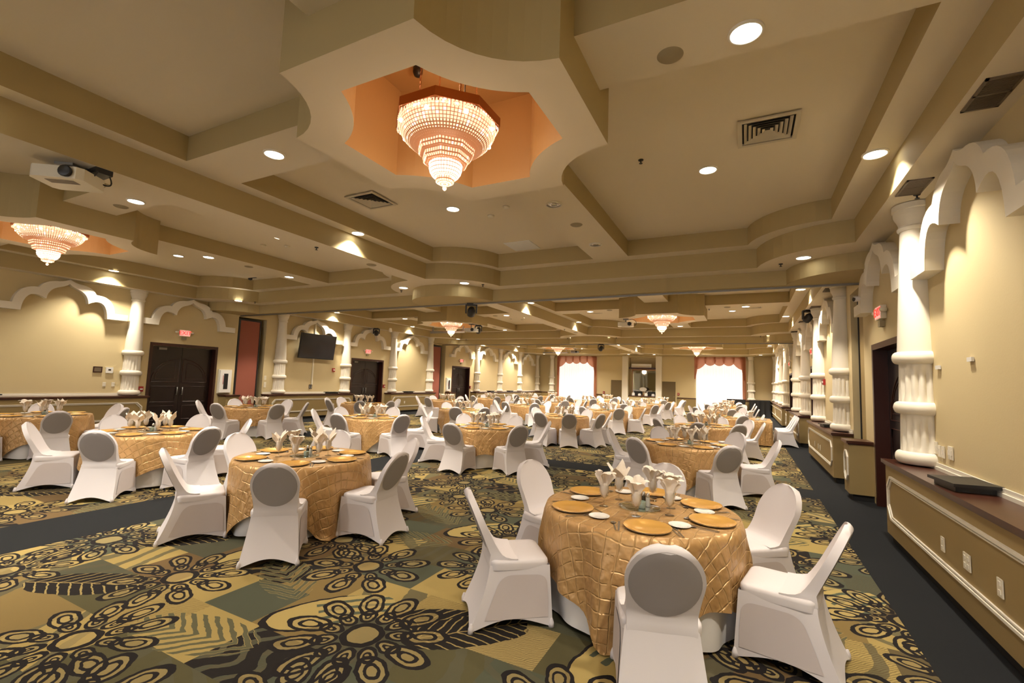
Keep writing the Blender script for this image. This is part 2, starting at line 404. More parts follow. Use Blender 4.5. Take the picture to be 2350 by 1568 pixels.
def bay(cx, cy, xs, ys):
    c = MB()
    (xa0, xa1), (xb0, xb1), (xc0, xc1) = xs; (ya0, ya1), (yb0, yb1), (yc0, yc1) = ys
    A = coffer(xa0, xa1, ya0, ya1, 1.12, 1.0); B = coffer(xb0, xb1, yb0, yb1, 1.27, 1.2); C = coffer(xc0, xc1, yc0, yc1, .96, .98)
    M = star(cx, cy, 1.33, .63, .17); O = star(cx, cy, .98, .37, .09)
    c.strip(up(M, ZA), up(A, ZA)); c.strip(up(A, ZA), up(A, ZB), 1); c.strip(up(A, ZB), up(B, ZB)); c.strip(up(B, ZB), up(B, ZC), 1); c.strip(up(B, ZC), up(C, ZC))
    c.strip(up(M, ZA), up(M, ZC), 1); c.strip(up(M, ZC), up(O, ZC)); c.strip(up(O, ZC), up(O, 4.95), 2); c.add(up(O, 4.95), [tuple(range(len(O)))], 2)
    n = NSEG+1
    sk = {2*n-1, 4*n-1} if cy < 20 else {2*n-1, 4*n-1}|set(range(2*n))
    pass
    for sx in (-1, 1):                 # ribs
        xe = xa1 if sx > 0 else xa0; c.box(*sorted((cx+sx*1.3, xe)), cy-.35, cy+.35, ZB, ZA, 1); c.m[-6] = 0
    for e, s in ((ya1, 1), (ya0, -1)): c.box(cx-.36, cx+.36, *sorted((cy+s*1.3, e)), ZB, ZA, 1); c.m[-6] = 0
    CH.append((cx, cy))
    return c, C
CX = (-2.46, -10.94)
SECY = [(3.42, (-2.3, 9.15), (-2.65, 9.45), (-3.0, 9.8)), (15.95, (10.75, 21.2), (10.4, 21.5), (10.1, 21.85)), (28.3, (22.85, 33.3), (22.5, 33.65), (22.15, 34.0))]
beams = MB()
for si, (cy, ya, yb, yc) in enumerate(SECY):
    for bi in (0, 1):
        xs_ = [(-6.2, 1.17), (-6.45, 1.47), (-6.52, 1.65)] if bi == 0 else [(-15.08, -7.2), (-15.36, -6.95), (-15.48, -6.88)]
        c, C = bay(CX[bi], cy, xs_, (ya, yb, yc))
        c.add(up([(xs_[1][0]-.02, yc[0]), (xs_[2][0], yc[0]), (xs_[2][0], yc[1]), (xs_[1][0]-.02, yc[1])], ZC), [(0, 1, 2, 3)]) if False else None
        # side strip at the lowest level
        e0, e1 = ((xs_[2][1], XR), (XM, xs_[2][0])) if bi == 0 else ((XL, xs_[2][0]), (xs_[2][1], XM))
        for p, q in (e0, e1): c.add(up([(p, yc[0]), (q, yc[0]), (q, yc[1]), (p, yc[1])], ZC), [(0, 1, 2, 3)])
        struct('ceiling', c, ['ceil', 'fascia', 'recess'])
    # drops in the corners, the same height as the beams
    n = NSEG+1
    for bi in (0, 1):
        xs_ = (-6.52, 1.65) if bi == 0 else (-15.48, -6.88)
        C = coffer(xs_[0], xs_[1], yc[0], yc[1], .96, .98)
        for k, (cxn, cyn) in enumerate(((xs_[1], yc[1]), (xs_[0], yc[1]), (xs_[0], yc[0]), (xs_[1], yc[0]))):
            if si == 2 and k < 2: continue
            seg = C[k*n:(k+1)*n]; ins = [p for p in (seg[0], seg[-1]) if abs(p[0]-cxn) < 1e-6][0]
            wallx = (XR if cxn > -5 else XM) if bi == 0 else (XL if cxn < -9 else XM)
            ext = [(wallx, cyn), (wallx, ins[1])] if ins == seg[-1] else [(wallx, cyn), (wallx, ins[1])]
            poly = seg+([(wallx, ins[1]), (wallx, cyn)] if ins == seg[-1] else [(wallx, cyn), (wallx, ins[1])])
            beams.prism(poly, ZD if (k < 2 or si == 0) else ZC-.004, ZC+.012)
for y0, y1 in ((9.8, 10.1), (21.85, 22.15), (34.0, YF)):
    beams.box(XL, XR, y0, y1, ZD if y0 < 30 else ZC-.01, ZC+.02)
beams.box(XL, XR, YN, -3.0, ZC-.005, ZC+.02)
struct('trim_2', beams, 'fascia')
tr = MB()
for y0 in (9.93, 21.98): tr.box(XL-.9, XR+.9, y0, y0+.06, 3.665, 3.70)
struct('trim_3', tr, 'grey')
roof = MB(); roof.add(up([(XL, YN, ), (XR, YN), (XR, YF), (XL, YF)], 5.2), [(0, 1, 2, 3)])
struct('ceiling', roof, 'ceil', fix=False)

# ------------------------------------------------------------------ recessed lamps
def ring_mesh(r0, r1, z0, z1, n=28, m='white'):
    b = MB(); b.lathe([(r0, z1), (r1, z1), (r1, z0), (r1-.012, z0-.006), (r0+.004, z0-.004), (r0, z1)], n, caps=False); return b.mesh('trim_ring', m, True, 40)
ME_RING = ring_mesh(.10, .122, 0, .012)
lb = MB(); lb.lathe([(.0, .0), (.101, .0)], 28, caps=False); ME_LENS = lb.mesh('lens', 'lamp', fix=False)
cb = MB(); cb.lathe([(.045, 0), (.10, -.002), (.10, .02)], 24, caps=False); ME_CAN = cb.mesh('reflector', 'steel', True)
LROW = ['first', 'middle', 'far']
def lamp_data(power, angle=150, blend=.6, col=WARM, r=.09):
    L = bpy.data.lights.new('downlight_lamp', 'SPOT'); L.energy = power; L.spot_size = math.radians(angle); L.spot_blend = blend; L.color = col; L.shadow_soft_size = r
    return L
LDS = [lamp_data(P_DOWN*k, 140, .8) for k in (1.15, 2.4, 4.0)]; LCS = [lamp_data(P_DOWN*k, 92, .5) for k in (1.2, 2.4, 4.0)]; LWS = [lamp_data(P_WASH*k, 115, .6, (1.0, .90, .74), .10) for k in (1.0, 1.05, 1.4)];
def downlight(x, y, z, label, lit=True, data=None, group='recessed ceiling lamps'):
    t = thing('downlight', label, 'ceiling light', (x, y, z), 0, group)
    ob('trim_ring', ME_RING, t, (0, 0, -.012))
    ob('lens' if lit else 'reflector', ME_LENS if lit else ME_CAN, t, (0, 0, -.010))
    if lit:
        l = bpy.data.objects.new('downlight_lamp', data or (LCS if z == ZC else LDS)[0 if y < 9.8 else 1 if y < 22 else 2]); COL.objects.link(l); l.location = (x, y, z-.03)
    return t
SEC = ['section in front of the first beam', 'section between the two beams', 'section by the windows']
BAYN = ['solid-wall side', 'television side']
for si, (cy, ya, yb, yc) in enumerate(SECY):
    for bi in (0, 1):
        cx = CX[bi]; s = 1 if bi == 0 else -1
        sd = ['right', 'left'][bi]
        wh = f'{["front", "middle", "end"][si]} {sd} bay'
        for k, (dx, dy, z, w) in enumerate(((s*2.03, 3.03, ZA, 'in the coffer beyond the chandelier, wall side'), (-s*2.0, 2.94, ZA, 'in the coffer beyond the chandelier, aisle side'),
                           (2.48, .12, ZB, 'on the right cross rib'), (-2.52, -.03, ZB, 'on the left cross rib'),
                           (-s*3.34, 5.45, ZC, 'on the low far corner, aisle side'), (s*3.34, 5.5, ZC, 'on the low far corner, wall side'),
                           (s*2.0, -2.9, ZA, 'in the coffer before the chandelier, wall side'), (-s*2.0, -2.9, ZA, 'in the coffer before the chandelier, aisle side'),
                           (s*3.34, -5.4, ZC, 'on the low near corner, wall side'), (-s*3.34, -5.4, ZC, 'on the low near corner, aisle side'))):
            if cy+dy < -.8 or (si == 0 and dy < -5): continue
            downlight(cx+dx, cy+dy, z, f'round lit downlight {w}, {wh}')
        for dy, lit in ((2.65, bi == 1 or si > 0), (4.75, bi == 1 or si > 0)):
            downlight(cx-.02, cy+dy, ZB, f'{"lit" if lit else "unlit steel"} downlight on the lengthwise rib, {"near" if dy < 3 else "far"} end, {wh}', lit)
        for sx, xx, w in ((s, (1.27 if bi == 0 else -15.16), 'wall side'), (-s, (-6.29 if bi == 0 else -7.11), 'aisle side')):
            for dy in (2.6, -2.3):
                if cy+dy < .5: pass
                downlight(xx, cy+dy, ZB, f'glaring downlight on the narrow step along the {w}, {"far" if dy > 0 else "near"} half, {wh}', True, LWS[si])

# round speaker grilles, sprinklers, smoke detectors, diffusers
spb = MB(); spb.lathe([(0, -.012), (.085, -.012), (.10, 0)], 28, caps=False); ME_SPK = spb.mesh('ceiling_speaker', 'speaker', True)
spr = MB(); spr.lathe([(.035, 0), (.03, -.012), (.008, -.016), (.008, -.04), (.022, -.045), (.022, -.05), (0, -.05)], 14); ME_SPR = spr.mesh('sprinkler', 'black', False)
smk = MB(); smk.lathe([(.06, 0), (.058, -.02), (.04, -.035), (0, -.035)], 20); ME_SMK = smk.mesh('smoke_detector', 'cream', True)
def vent_parts():
    f = MB()
    for k, (a, w) in enumerate(((.30, .045), )): 
        f.box(-a, a, -a, -a+w, -.015, 0); f.box(-a, a, a-w, a, -.015, 0); f.box(-a, -a+w, -a+w, a-w, -.015, 0); f.box(a-w, a, -a+w, a-w, -.015, 0)
    v = MB()
    for k in range(5):
        a = .235-k*.045; q = a-.03
        for (x0, y0, x1, y1) in ((-a, -a, a, -a), (a, -a, a, a), (a, a, -a, a), (-a, a, -a, -a)):
            sx, sy = q/a, q/a
            v.add([(x0, y0, -.012), (x1, y1, -.012), (x1*sx, y1*sy, .012), (x0*sx, y0*sy, .012)], [(0, 1, 2, 3)])
    bk = MB(); bk.add([(-.26, -.26, .013), (.26, -.26, .013), (.26, .26, .013), (-.26, .26, .013)], [(0, 1, 2, 3)])
    return f.mesh('frame', 'vent'), v.mesh('louver', 'vent', fix=False), bk.mesh('backing', 'ventdark', fix=False)
V1, V2, V3 = vent_parts()
def vent(x, y, label):
    t = thing('air_diffuser', label, 'air vent', (x, y, ZA-.014), 0, 'square ceiling diffusers'); ob('frame', V1, t); ob('louver', V2, t); ob('backing', V3, t)
for si, (cy, *_r) in enumerate(SECY):
    for bi in (0, 1):
        cx = CX[bi]; wh = f'{["front", "middle", "end"][si]} {["right", "left"][bi]} bay'
        s = 1 if bi == 0 else -1
        vent(cx+2.7*s, cy+2.23, f'square slatted air diffuser in the wall-side coffer, {wh}')
        vent(cx-3.05*s, cy+2.1, f'square slatted air diffuser in the aisle-side coffer, {wh}')
        for dx, dy, z, w in ((0, 3.6, ZB, 'on the lengthwise rib'), (-1.78, -.15, ZB, 'on the left cross rib'), (1.95, .15, ZB, 'on the right cross rib')):
            tag(ob('ceiling_speaker', ME_SPK, None, (cx+dx, cy+dy, z)), f'round beige speaker grille {w}, {wh}', 'speaker', 'round ceiling speakers')
        for dx, dy, z, w in ((1.27*s, 2.42, ZA, 'in the wall-side coffer'), (-3.02*s, 5.75, ZC, 'on the low corner at the aisle side'), (3.03*s, 5.85, ZC, 'on the low corner at the wall side')):
            tag(ob('sprinkler', ME_SPR, None, (cx+dx, cy+dy, z)), f'dark fire sprinkler head {w}, {wh}', 'sprinkler', 'ceiling sprinklers')
        for dx, dy, w in ((-1.55*s, 3.47, 'nearer the downlight'), (-1.1*s, 3.19, 'beside the lengthwise rib')):
            tag(ob('smoke_detector', ME_SMK, None, (cx+dx, cy+dy, ZA)), f'small round smoke detector {w}, {wh}', 'smoke detector', 'smoke detectors')
    tag(ob('sprinkler', ME_SPR, None, (XM-.04, cy+2.1, ZC)), f'dark sprinkler head under the long aisle beam, {["front", "middle", "end"][si]} section', 'sprinkler', 'ceiling sprinklers')
    tag(ob('ceiling_speaker', ME_SPK, None, (XM, cy+3.4, ZC)), f'round speaker grille under the long aisle beam, {["front", "middle", "end"][si]} section', 'speaker', 'round ceiling speakers')
lp = MB(); lp.box(-.3, .3, -.3, .3, -.012, 0); o = ob('bright_panel', lp.mesh('bright_panel', 'paper'), None, (-4.27, 8.72, ZA)); tag(o, 'pale square flush panel in the front right coffer by the first beam', 'ceiling panel')  # white colour stands in for the panel's lit look
# brown return registers along the solid wall
def register(y, x, w, label):
    t = thing('air_register', label, 'air vent', (x, y, ZC), 0, 'brown air registers'); f = MB()
    for p, q, r_, s_ in ((-.11, .11, -w, -w+.02), (-.11, .11, w-.02, w), (-.11, -.09, -w, w), (.09, .11, -w, w), (-.11, .11, -.01, .01)): f.box(p, q, r_, s_, -.014, 0)
    ob('frame', f.mesh('frame', 'reg'), t); g = MB(); n = 26
    for k in range(n): yy = -w+.02+(2*w-.04)*k/n; g.box(-.09, .09, yy, yy+.008, -.010, -.002)
    ob('grille', g.mesh('grille', 'reg'), t); k_ = MB(); k_.box(-.1, .1, -w+.01, w-.01, -.002, -.0005); ob('backing', k_.mesh('backing', 'ventdark'), t)
register(4.42, 1.63, .22, 'large brown slatted register over the nearest wide arch'); register(6.2, 1.63, .22, 'brown slatted register above the nearest white column')
for i, yy in enumerate((12.0, 14.4, 17.4, 20.3)): register(yy, 1.66, .2, f'brown slatted register over the right wall, {["first", "second", "third", "fourth"][i]} beyond the first beam')
tag(ob('sprinkler', ME_SPR, None, (1.72, 6.45, ZC)), 'dark sprinkler head beside the register above the nearest column', 'sprinkler', 'ceiling sprinklers')

# ------------------------------------------------------------------ chandeliers
def chandelier_parts():
    S = 1.0; P = []
    oct_ = lambda r, z: [(r*math.cos(PI/8+k*PI/4), r*math.sin(PI/8+k*PI/4), z) for k in range(8)]
    fr = MB()
    def band8(r, z0, z1, t=.012):
        fr.strip(oct_(r, z0), oct_(r, z1)); fr.strip(oct_(r-t, z0), oct_(r-t, z1)); fr.strip(oct_(r, z0), oct_(r-t, z0)); fr.strip(oct_(r, z1), oct_(r-t, z1))
    band8(.53, .60, .685); band8(.50, .585, .60, .02)
    P.append(('frame', fr.mesh('frame', 'copper'), []))
    f2 = MB(); q = fr; fr = f2
    band8(.295, .40, .42); P.append(('collar', f2.mesh('collar', 'copper'), []))
    def tier(prof, n, rows, m, shape=None, gap=.10, name='tier'):
        # crystal net: every cell is a small faceted stone on copper wires
        b = MB()
        def pt(u, v):
            t = v*(len(prof)-1); i = min(int(t), len(prof)-2); q_ = t-i
            r = prof[i][0]*(1-q_)+prof[i+1][0]*q_; z = prof[i][1]*(1-q_)+prof[i+1][1]*q_
            a = 2*PI*u; k = 1.0
            if shape: 
                d = (a-PI/8) % (PI/4)-PI/8; k = math.cos(PI/8)/math.cos(d)*1.0+0.0; k = k*shape+(1-shape)
            return Vector((r*k*math.cos(a), r*k*math.sin(a), z))
        for j in range(rows):
            for i in range(n):
                c = [pt((i+gap)/n, (j+gap)/rows), pt((i+1-gap)/n, (j+gap)/rows), pt((i+1-gap)/n, (j+1-gap)/rows), pt((i+gap)/n, (j+1-gap)/rows)]
                m_ = sum(c, Vector())/4; d = Vector((m_.x, m_.y, -.08)).normalized(); m_ = m_+d*.006
                hot = 1 if random.random() < .12 else 0
                b.add(c+[m_], [(0, 1, 4), (1, 2, 4), (2, 3, 4), (3, 0, 4)], hot)
        w = MB(); rr = [[pt(i/n, j/rows)*.985 for i in range(n)] for j in range(rows+1)]
        w.grid(rr, 0, True)
        return b.mesh(name, m, fix=False), w.mesh('wire_net', 'wire', fix=False)
    bowl = [(.485, .61), (.475, .54), (.43, .47), (.365, .415), (.30, .385), (.27, .38)]
    c1, w1 = tier(bowl, 84, 14, ['crystal', 'crystal_hot'], None)
    P.append(('crystal_bowl', c1, [('wire_net', w1)]))
    fringe = [(.515, .60), (.515, .545)]
    c0, w0 = tier(fringe, 112, 1, ['crystal', 'crystal_hot'], 1.0, .2); P.append(('crystal_fringe', c0, []))
    t2 = [(.288, .40), (.283, .325), (.238, .312), (.232, .245), (.17, .23)]
    c2, w2 = tier(t2, 56, 6, ['crystal', 'crystal_hot'], 1.0, .16); P.append(('crystal_octagon', c2, [('wire_net', w2)]))
    t3 = [(.165, .245), (.158, .165), (.125, .115), (.09, .10)]
    c3, w3 = tier(t3, 36, 6, ['crystal_hot', 'crystal_hot'], None, .08); P.append(('crystal_drum', c3, [('wire_net', w3)]))
    t4 = [(.095, .115), (.09, .06), (.055, .045), (0.01, .045)]
    c4, w4 = tier(t4, 24, 4, ['crystal', 'crystal_hot'], None, .12); P.append(('crystal_cup', c4, [('wire_net', w4)]))
    fn = MB(); fn.lathe([(.004, .05), (.006, .03), (.022, .012), (.02, -.004), (.008, -.016), (0, -.018)], 14); P.append(('finial', fn.mesh('finial', 'crystal', True), []))
    for k in range(8):
        bl = MB(); a = k*PI/4+.2; bl.lathe([(0, -.02), (.018, -.008), (.018, .01), (0, .022)], 8, (.47*math.cos(a), .47*math.sin(a), .53))
        P.append(('bulb', bl.mesh('bulb', 'bulb', True), []))
    for k in range(4):
        a = PI/4+k*PI/2+.2; ch = MB(); n = 16
        for i in range(n):
            z = .685+.745*(i+.5)/n; cc = (.30*math.cos(a), .30*math.sin(a), z); r = .016; L = []
            for j in range(9):
                t = 2*PI*j/8; L.append((cc[0]+(r*.6*math.cos(t) if i % 2 else 0), cc[1]+(0 if i % 2 else r*.6*math.cos(t)), z+r*1.6*math.sin(t)))
            ch.tube(L, .0035, 5)
        P.append(('chain', ch.mesh('chain', 'copper'), []))
    hk = MB(); hk.tube([(.12, .1, .685), (.12, .1, 1.05), (.10, .1, 1.10), (.13, .1, 1.15), (.15, .1, 1.2), (.13, .1, 1.36)], .006, 6); P.append(('power_cord', hk.mesh('power_cord', 'black'), []))
    return P
CHP = chandelier_parts()
LC = bpy.data.lights.new('chandelier_lamp', 'POINT'); LC.energy = P_CHAND*.5; LC.color = (1.0, .62, .34); LC.shadow_soft_size = .12
LC2 = bpy.data.lights.new('chandelier_glow', 'POINT'); LC2.energy = P_CHAND*.9; LC2.color = (1.0, .72, .48); LC2.shadow_soft_size = .25
for i, (cx, cy) in enumerate(CH):
    si, bi = i//2, i % 2
    t = thing('chandelier', f'tiered crystal chandelier glowing in the star recess of the {["front", "middle", "end"][si]} {["right", "left"][bi]} bay', 'chandelier', (cx-.03, cy-.02, 3.51), 0, 'crystal chandeliers'); t.scale = (.94, .94, 1)
    for nm, me, sub in CHP:
        o = ob(nm, me, t)
        for sn, sm in sub: ob(sn, sm, o)
    for d, z in ((LC, 4.55), (LC2, 3.38)):
        l = bpy.data.objects.new('chandelier_lamp', d); COL.objects.link(l); l.location = (cx-.03, cy-.02, z)
ccm = MB(); ccm.lathe([(.05, .05), (.05, 0), (.035, -.035), (0, -.05)], 16); o = ob('dome_camera', ccm.mesh('dome_camera', 'black', True), None, (CX[0]-.55, 3.55, 4.90)); tag(o, 'small black dome camera inside the star recess above the front right chandelier', 'camera')

# ------------------------------------------------------------------ columns, arches, ledges along the side walls
def column_parts():
    P = []
    def torus(z, r=.258, h=.07):
        b = MB(); b.lathe([(r-.05, z-h)]+[(r-.05+.05*math.cos(a), z+h*math.sin(a)) for a in [(-1+k/4)*PI/2*1.0 for k in range(1, 8)]]+[(r-.05, z+h)], 40); return b.mesh('ring', 'plaster', True, 40)
    for z in (1.045, 1.60, 2.17): P.append(('ring', torus(z)))
    for z0, z1 in ((1.11, 1.54), (1.66, 2.10)):
        b = MB(); nz = 10
        def mod(a, z, z0=z0, z1=z1):
            t = (z-z0)/(z1-z0); amp = .085*min(1, max(0, t*6))*min(1, max(0, (1-t)*3.2))
            return 1-amp*(1-abs(math.sin(a*8)))*1.6
        b.lathe([(.205-.012*k/nz, z0+(z1-z0)*k/nz) for k in range(nz+1)], 96, mod=mod); P.append(('fluted_drum', b.mesh('fluted_drum', 'plaster', True, 60)))
    b = MB(); b.lathe([(.207-.065*k/8, 2.22+1.46*k/8) for k in range(9)], 36); P.append(('shaft', b.mesh('shaft', 'plaster', True, 40)))
    b = MB(); b.lathe([(.15, 3.66), (.165, 3.68), (.168, 3.70), (.152, 3.72), (.155, 3.75), (.17, 3.79), (.19, 3.83), (.198, 3.86), (.198, 3.90), (.21, 3.91), (.21, 3.972)], 36); P.append(('capital', b.mesh('capital', 'plaster', True, 40)))
    return P
COLP = column_parts()
def column(x, y, label):
    t = thing('column', label, 'column', (x, y, 0), 0, 'white decorative columns')
    for n, m in COLP: ob(n, m, t)
COLY = [6.8, 11.45, 14.62, 17.62, 20.62, 25.62, 28.75, 31.95, 35.3]
CW = ['before the first double door', 'first beyond the first beam', 'before the second double door', 'after the second double door', 'before the second beam', 'after the third double door', 'second after the third double door', 'third after the third double door', 'in the far corner']
for k, y in enumerate(COLY):
    column(-15.66, y*1.01, f'white fluted column on the left wall ledge, {CW[k]}'); column(1.79, y+.03, f'white fluted column on the right wall ledge, {CW[k]}')
for y in (-9.2, -5.9): column(-15.48, y, f'white fluted column on the left wall behind the camera, {"farther" if y < -7 else "nearer"}')
column(-14.35, YF-.26, 'white fluted column on the end wall beside the left window'); column(.33, YF-.26, 'white fluted column on the end wall beside the right window')

def arch_mesh(s, depth=.16):
    k = min(1.0, s/1.4)
    o = bez((0, 3.965), (.07*k, 3.91), (.20*k, 3.88), 5)[:-1]+bez((.20*k, 3.88), (.50*k, 3.87), (.60*k, 3.66), 7)[:-1]+bez((.60*k, 3.66), (1.0*k, 3.68), (1.07*k, 3.22), 9)[:-1]+[(1.07*k, 3.22), (s, 3.22)]
    i = bez((0, 3.85), (.06*k, 3.78), (.20*k, 3.73), 5)[:-1]+bez((.20*k, 3.73), (.42*k, 3.66), (.44*k, 3.40), 7)[:-1]+bez((.44*k, 3.40), (.86*k, 3.66), (.90*k, 3.05), 9)[:-1]+[(.90*k, 3.05), (s, 3.05)]
    b = MB(); n = len(o)
    for sg in (1, -1):
        fo = [(0, sg*y, z) for y, z in o]; fi = [(0, sg*y, z) for y, z in i]; bo = [(depth, y, z) for _, y, z in fo]; bi = [(depth, y, z) for _, y, z in fi]
        b.strip(fo, fi, closed=False); b.strip(fo, bo, closed=False); b.strip(fi, bi, closed=False); b.strip(bo, bi, closed=False)
        b.add([fo[-1], fi[-1], bi[-1], bo[-1]], [(0, 1, 2, 3)])
    return b.mesh('arch_molding', 'plaster')
ARCH = [(5.3, 1.32, 'beside the nearest column'), (8.3, 1.4, 'over the first double door'), (13.05, 1.4, 'first beyond the first beam'), (16.15, 1.33, 'over the second double door'), (19.15, 1.33, 'before the second beam'), (24.1, 1.36, 'over the third double door'), (27.2, 1.4, 'second beyond the second beam'), (30.4, 1.4, 'third beyond the second beam'), (33.65, 1.42, 'last before the windows'), (-7.6, 1.4, 'behind the camera')]
for y, s, w in ARCH:
    me = arch_mesh(s)
    o = ob('arch_molding', me, None, (XL+.16, y, 0), PI); tag(o, f'white scalloped arch molding on the left wall, {w}', 'arch molding', 'scalloped arch moldings')
    o = ob('arch_molding', me, None, (XR-.16, y+(.02 if y == 5.3 else 0), 0)); tag(o, f'white scalloped arch molding on the right wall, {w}', 'arch molding', 'scalloped arch moldings')

LEDGE = [(-10.4, 7.17, 'before the first double door'), (10.98, 14.97, 'beyond the first beam'), (17.4, 20.95, 'between second door and second beam'), (25.3, 35.95, 'running to the far corner')]
def molding(y0, y1, z0, z1, c, x, s):
    # a raised frame with clipped corners on the face at x, looking towards s
    b = MB()
    for off, w, h in ((0, .022, .022), (.032, .014, .014)):
        def loop(d, xx):
            a0, a1, b0, b1 = y0+d, y1-d, z0+d, z1-d; q = c
            return [(xx, y, z) for y, z in ((a0+q, b0), (a1-q, b0), (a1, b0+q), (a1, b1-q), (a1-q, b1), (a0+q, b1), (a0, b1-q), (a0, b0+q))]
        A, B, C_, D = loop(off, x), loop(off, x+s*h), loop(off+w, x+s*h), loop(off+w, x)
        b.strip(A, B); b.strip(B, C_); b.strip(C_, D)
    return b.mesh('panel_molding', 'white')
def ledge(xw, s, y0, y1, label):
    # xw wall face, s direction into the room
    t = thing('wall_ledge', label, 'ledge', (0, 0, 0), 0, 'paneled wall ledges')
    xf = xw+s*(.42 if s > 0 else .33); d = .045 if y1-y0 > 1 else .03
    b = MB(); b.box(*sorted((xw+s*.004, xf)), y0, y1, .10, .918); ob('body', b.mesh('body', 'tan'), t)
    b = MB(); xx = sorted((xw+s*.004, xf+s*.035)); b.box(xx[0], xx[1], y0-d, y1+d, .918, .962)
    x3 = sorted((xw+s*.004, xf+s*.015)); b.box(x3[0], x3[1], y0-.015, y1+.015, .90, .918); ob('cap', b.mesh('cap', 'cap'), t)
    b = MB(); b.box(*sorted((xw+s*.004, xf-s*.045)), y0+.03, y1-.03, 0, .10); ob('toe_kick', b.mesh('toe_kick', 'toe'), t)
    m = .11 if y1-y0 > 1 else .07
    if y1-y0 > 8:
        ys = [y0, (y0+y1)/2, y1]
    else: ys = [y0, y1]
    for a, c in zip(ys, ys[1:]): ob('panel_molding', molding(a+m, c-m, .29, .79, .12 if c-a > 1 else .10, xf, s), t)
    if y1-y0 > 1:
        b = MB(); b.box(*sorted((xw+s*.004, xw+s*.03)), y0, y1, .962, .995); b.box(*sorted((xw+s*.004, xw+s*.018)), y0, y1, .995, 1.035); ob('wall_strip', b.mesh('wall_strip', 'white'), t)
for y0, y1, w in LEDGE:
    ledge(XL, 1, y0, y1, f'tan paneled ledge with mahogany cap on the left wall, {w}'); ledge(XR, -1, y0, y1, f'tan paneled ledge with mahogany cap on the right wall, {w}')
for y0, y1, w in ((9.42, 9.86, 'after the first double door'), (22.48, 22.96, 'before the third double door')):
    ledge(XL, 1, y0, y1, f'short tan ledge post with clipped-corner molding on the left wall, {w}'); ledge(XR, -1, y0, y1, f'short tan ledge post with clipped-corner molding on the right wall, {w}')

# double doors
dn = 1
def double_door(xw, out, y0, y1, glass=False):
    global dn
    t = bpy.data.objects.new(f'door_{dn}', None); COL.objects.link(t); t['kind'] = 'structure'; dn += 1
    x0, x1 = sorted((xw-out*.02, xw+out*.26)); b = MB()
    b.box(x0, x1, y0, y0+.075, 0, 2.53); b.box(x0, x1, y1-.075, y1, 0, 2.53); b.box(x0, x1, y0+.075, y1-.075, 2.44, 2.53); ob('frame', b.mesh('frame', 'frame'), t)
    ym = (y0+y1)/2; xf = xw+out*.17
    for a, c, s in ((y0+.08, ym-.004, 1), (ym+.004, y1-.08, -1)):
        b = MB(); b.box(*sorted((xf, xf+out*.05)), a, c, .01, 2.435)
        lf = ob('door_leaf', b.mesh('door_leaf', 'wood'), t)
        w = c-a; hinge = a if s > 0 else c; ctr = c if s > 0 else a
        def rim(pts, r=.011): bb = MB(); bb.tube(pts, r, 6); return bb.mesh('raised_panel', 'frame', True, 40)
        # an arched upper panel shared by both leaves, quarter round on each, and square panels below
        q = [(xf-out*.004, ctr-s*.05-s*(w-.16)*math.cos(v), 1.35+.72*math.sin(v)) for v in [PI/2*k/14 for k in range(15)]]
        ob('raised_panel', rim(q+[(xf-out*.004, ctr-s*.05, 1.35), q[0]]), lf)
        q = [(xf-out*.004, ctr-s*.16-s*(w-.36)*math.cos(v), 1.45+.5*math.sin(v)) for v in [PI/2*k/12 for k in range(13)]]
        ob('raised_panel', rim(q+[(xf-out*.004, ctr-s*.16, 1.45), q[0]], .008), lf)
        for z0, z1 in ((.2, .62), (.74, 1.22)): ob('raised_panel', rim([(xf-out*.004, a+.12, z0), (xf-out*.004, c-.12, z0), (xf-out*.004, c-.12, z1), (xf-out*.004, a+.12, z1), (xf-out*.004, a+.12, z0)]), lf)
        bb = MB(); bb.tube([(xf-out*.05, ctr-s*.07, .95), (xf-out*.05, ctr-s*.07, 1.2)], .012, 8); bb.tube([(xf, ctr-s*.07, .97), (xf-out*.05, ctr-s*.07, .97)], .01, 6); bb.tube([(xf, ctr-s*.07, 1.18), (xf-out*.05, ctr-s*.07, 1.18)], .01, 6); ob('pull_handle', bb.mesh('pull_handle', 'grey', True), lf)
    bb = MB(); bb.box(*sorted((xf-out*.05, xf-out*.001)), y0+.3, y0+.52, 2.33, 2.40); ob('door_closer', bb.mesh('door_closer', 'grey'), t)
for a, c in DOORS: double_door(XL, -1, a, c); double_door(XR, 1, a, c)
# folded partition panels in the wall pockets
for i, (a, c) in enumerate(POCK):
    for xw, s, nm in ((XL, 1, 'left'), (XR, -1, 'right')):
        t = thing('folding_partition', f'{"reddish brown fabric" if s > 0 else "tan"} partition panel parked in the {nm} wall pocket at the {["first", "second"][i]} beam', 'partition', (0, 0, 0))
        x = xw-s*.10; b = MB(); b.box(*sorted((x, x-s*.09)), a+.13, a+.86, .02, 3.55); ob('panel', b.mesh('panel', 'red_panel' if s > 0 else 'tan'), t)
        b = MB(); xx = sorted((x+s*.02, x-s*.11)); b.box(*xx, a+.07, a+.13, 0, 3.6); b.box(*xx, a+.86, a+.90, 0, 3.6); b.box(*xx, a+.13, a+.86, 3.55, 3.6); ob('edge_frame', b.mesh('edge_frame', 'black'), t)
        b = MB(); xx = sorted((x-s*.2, x-s*.24)); b.box(*xx, a+.90, c-.02, 0, 3.6); ob('gap_shade_sheet', b.mesh('gap_shade_sheet', 'toe'), t)  # dark sheet standing in for the shaded gap beside the panel

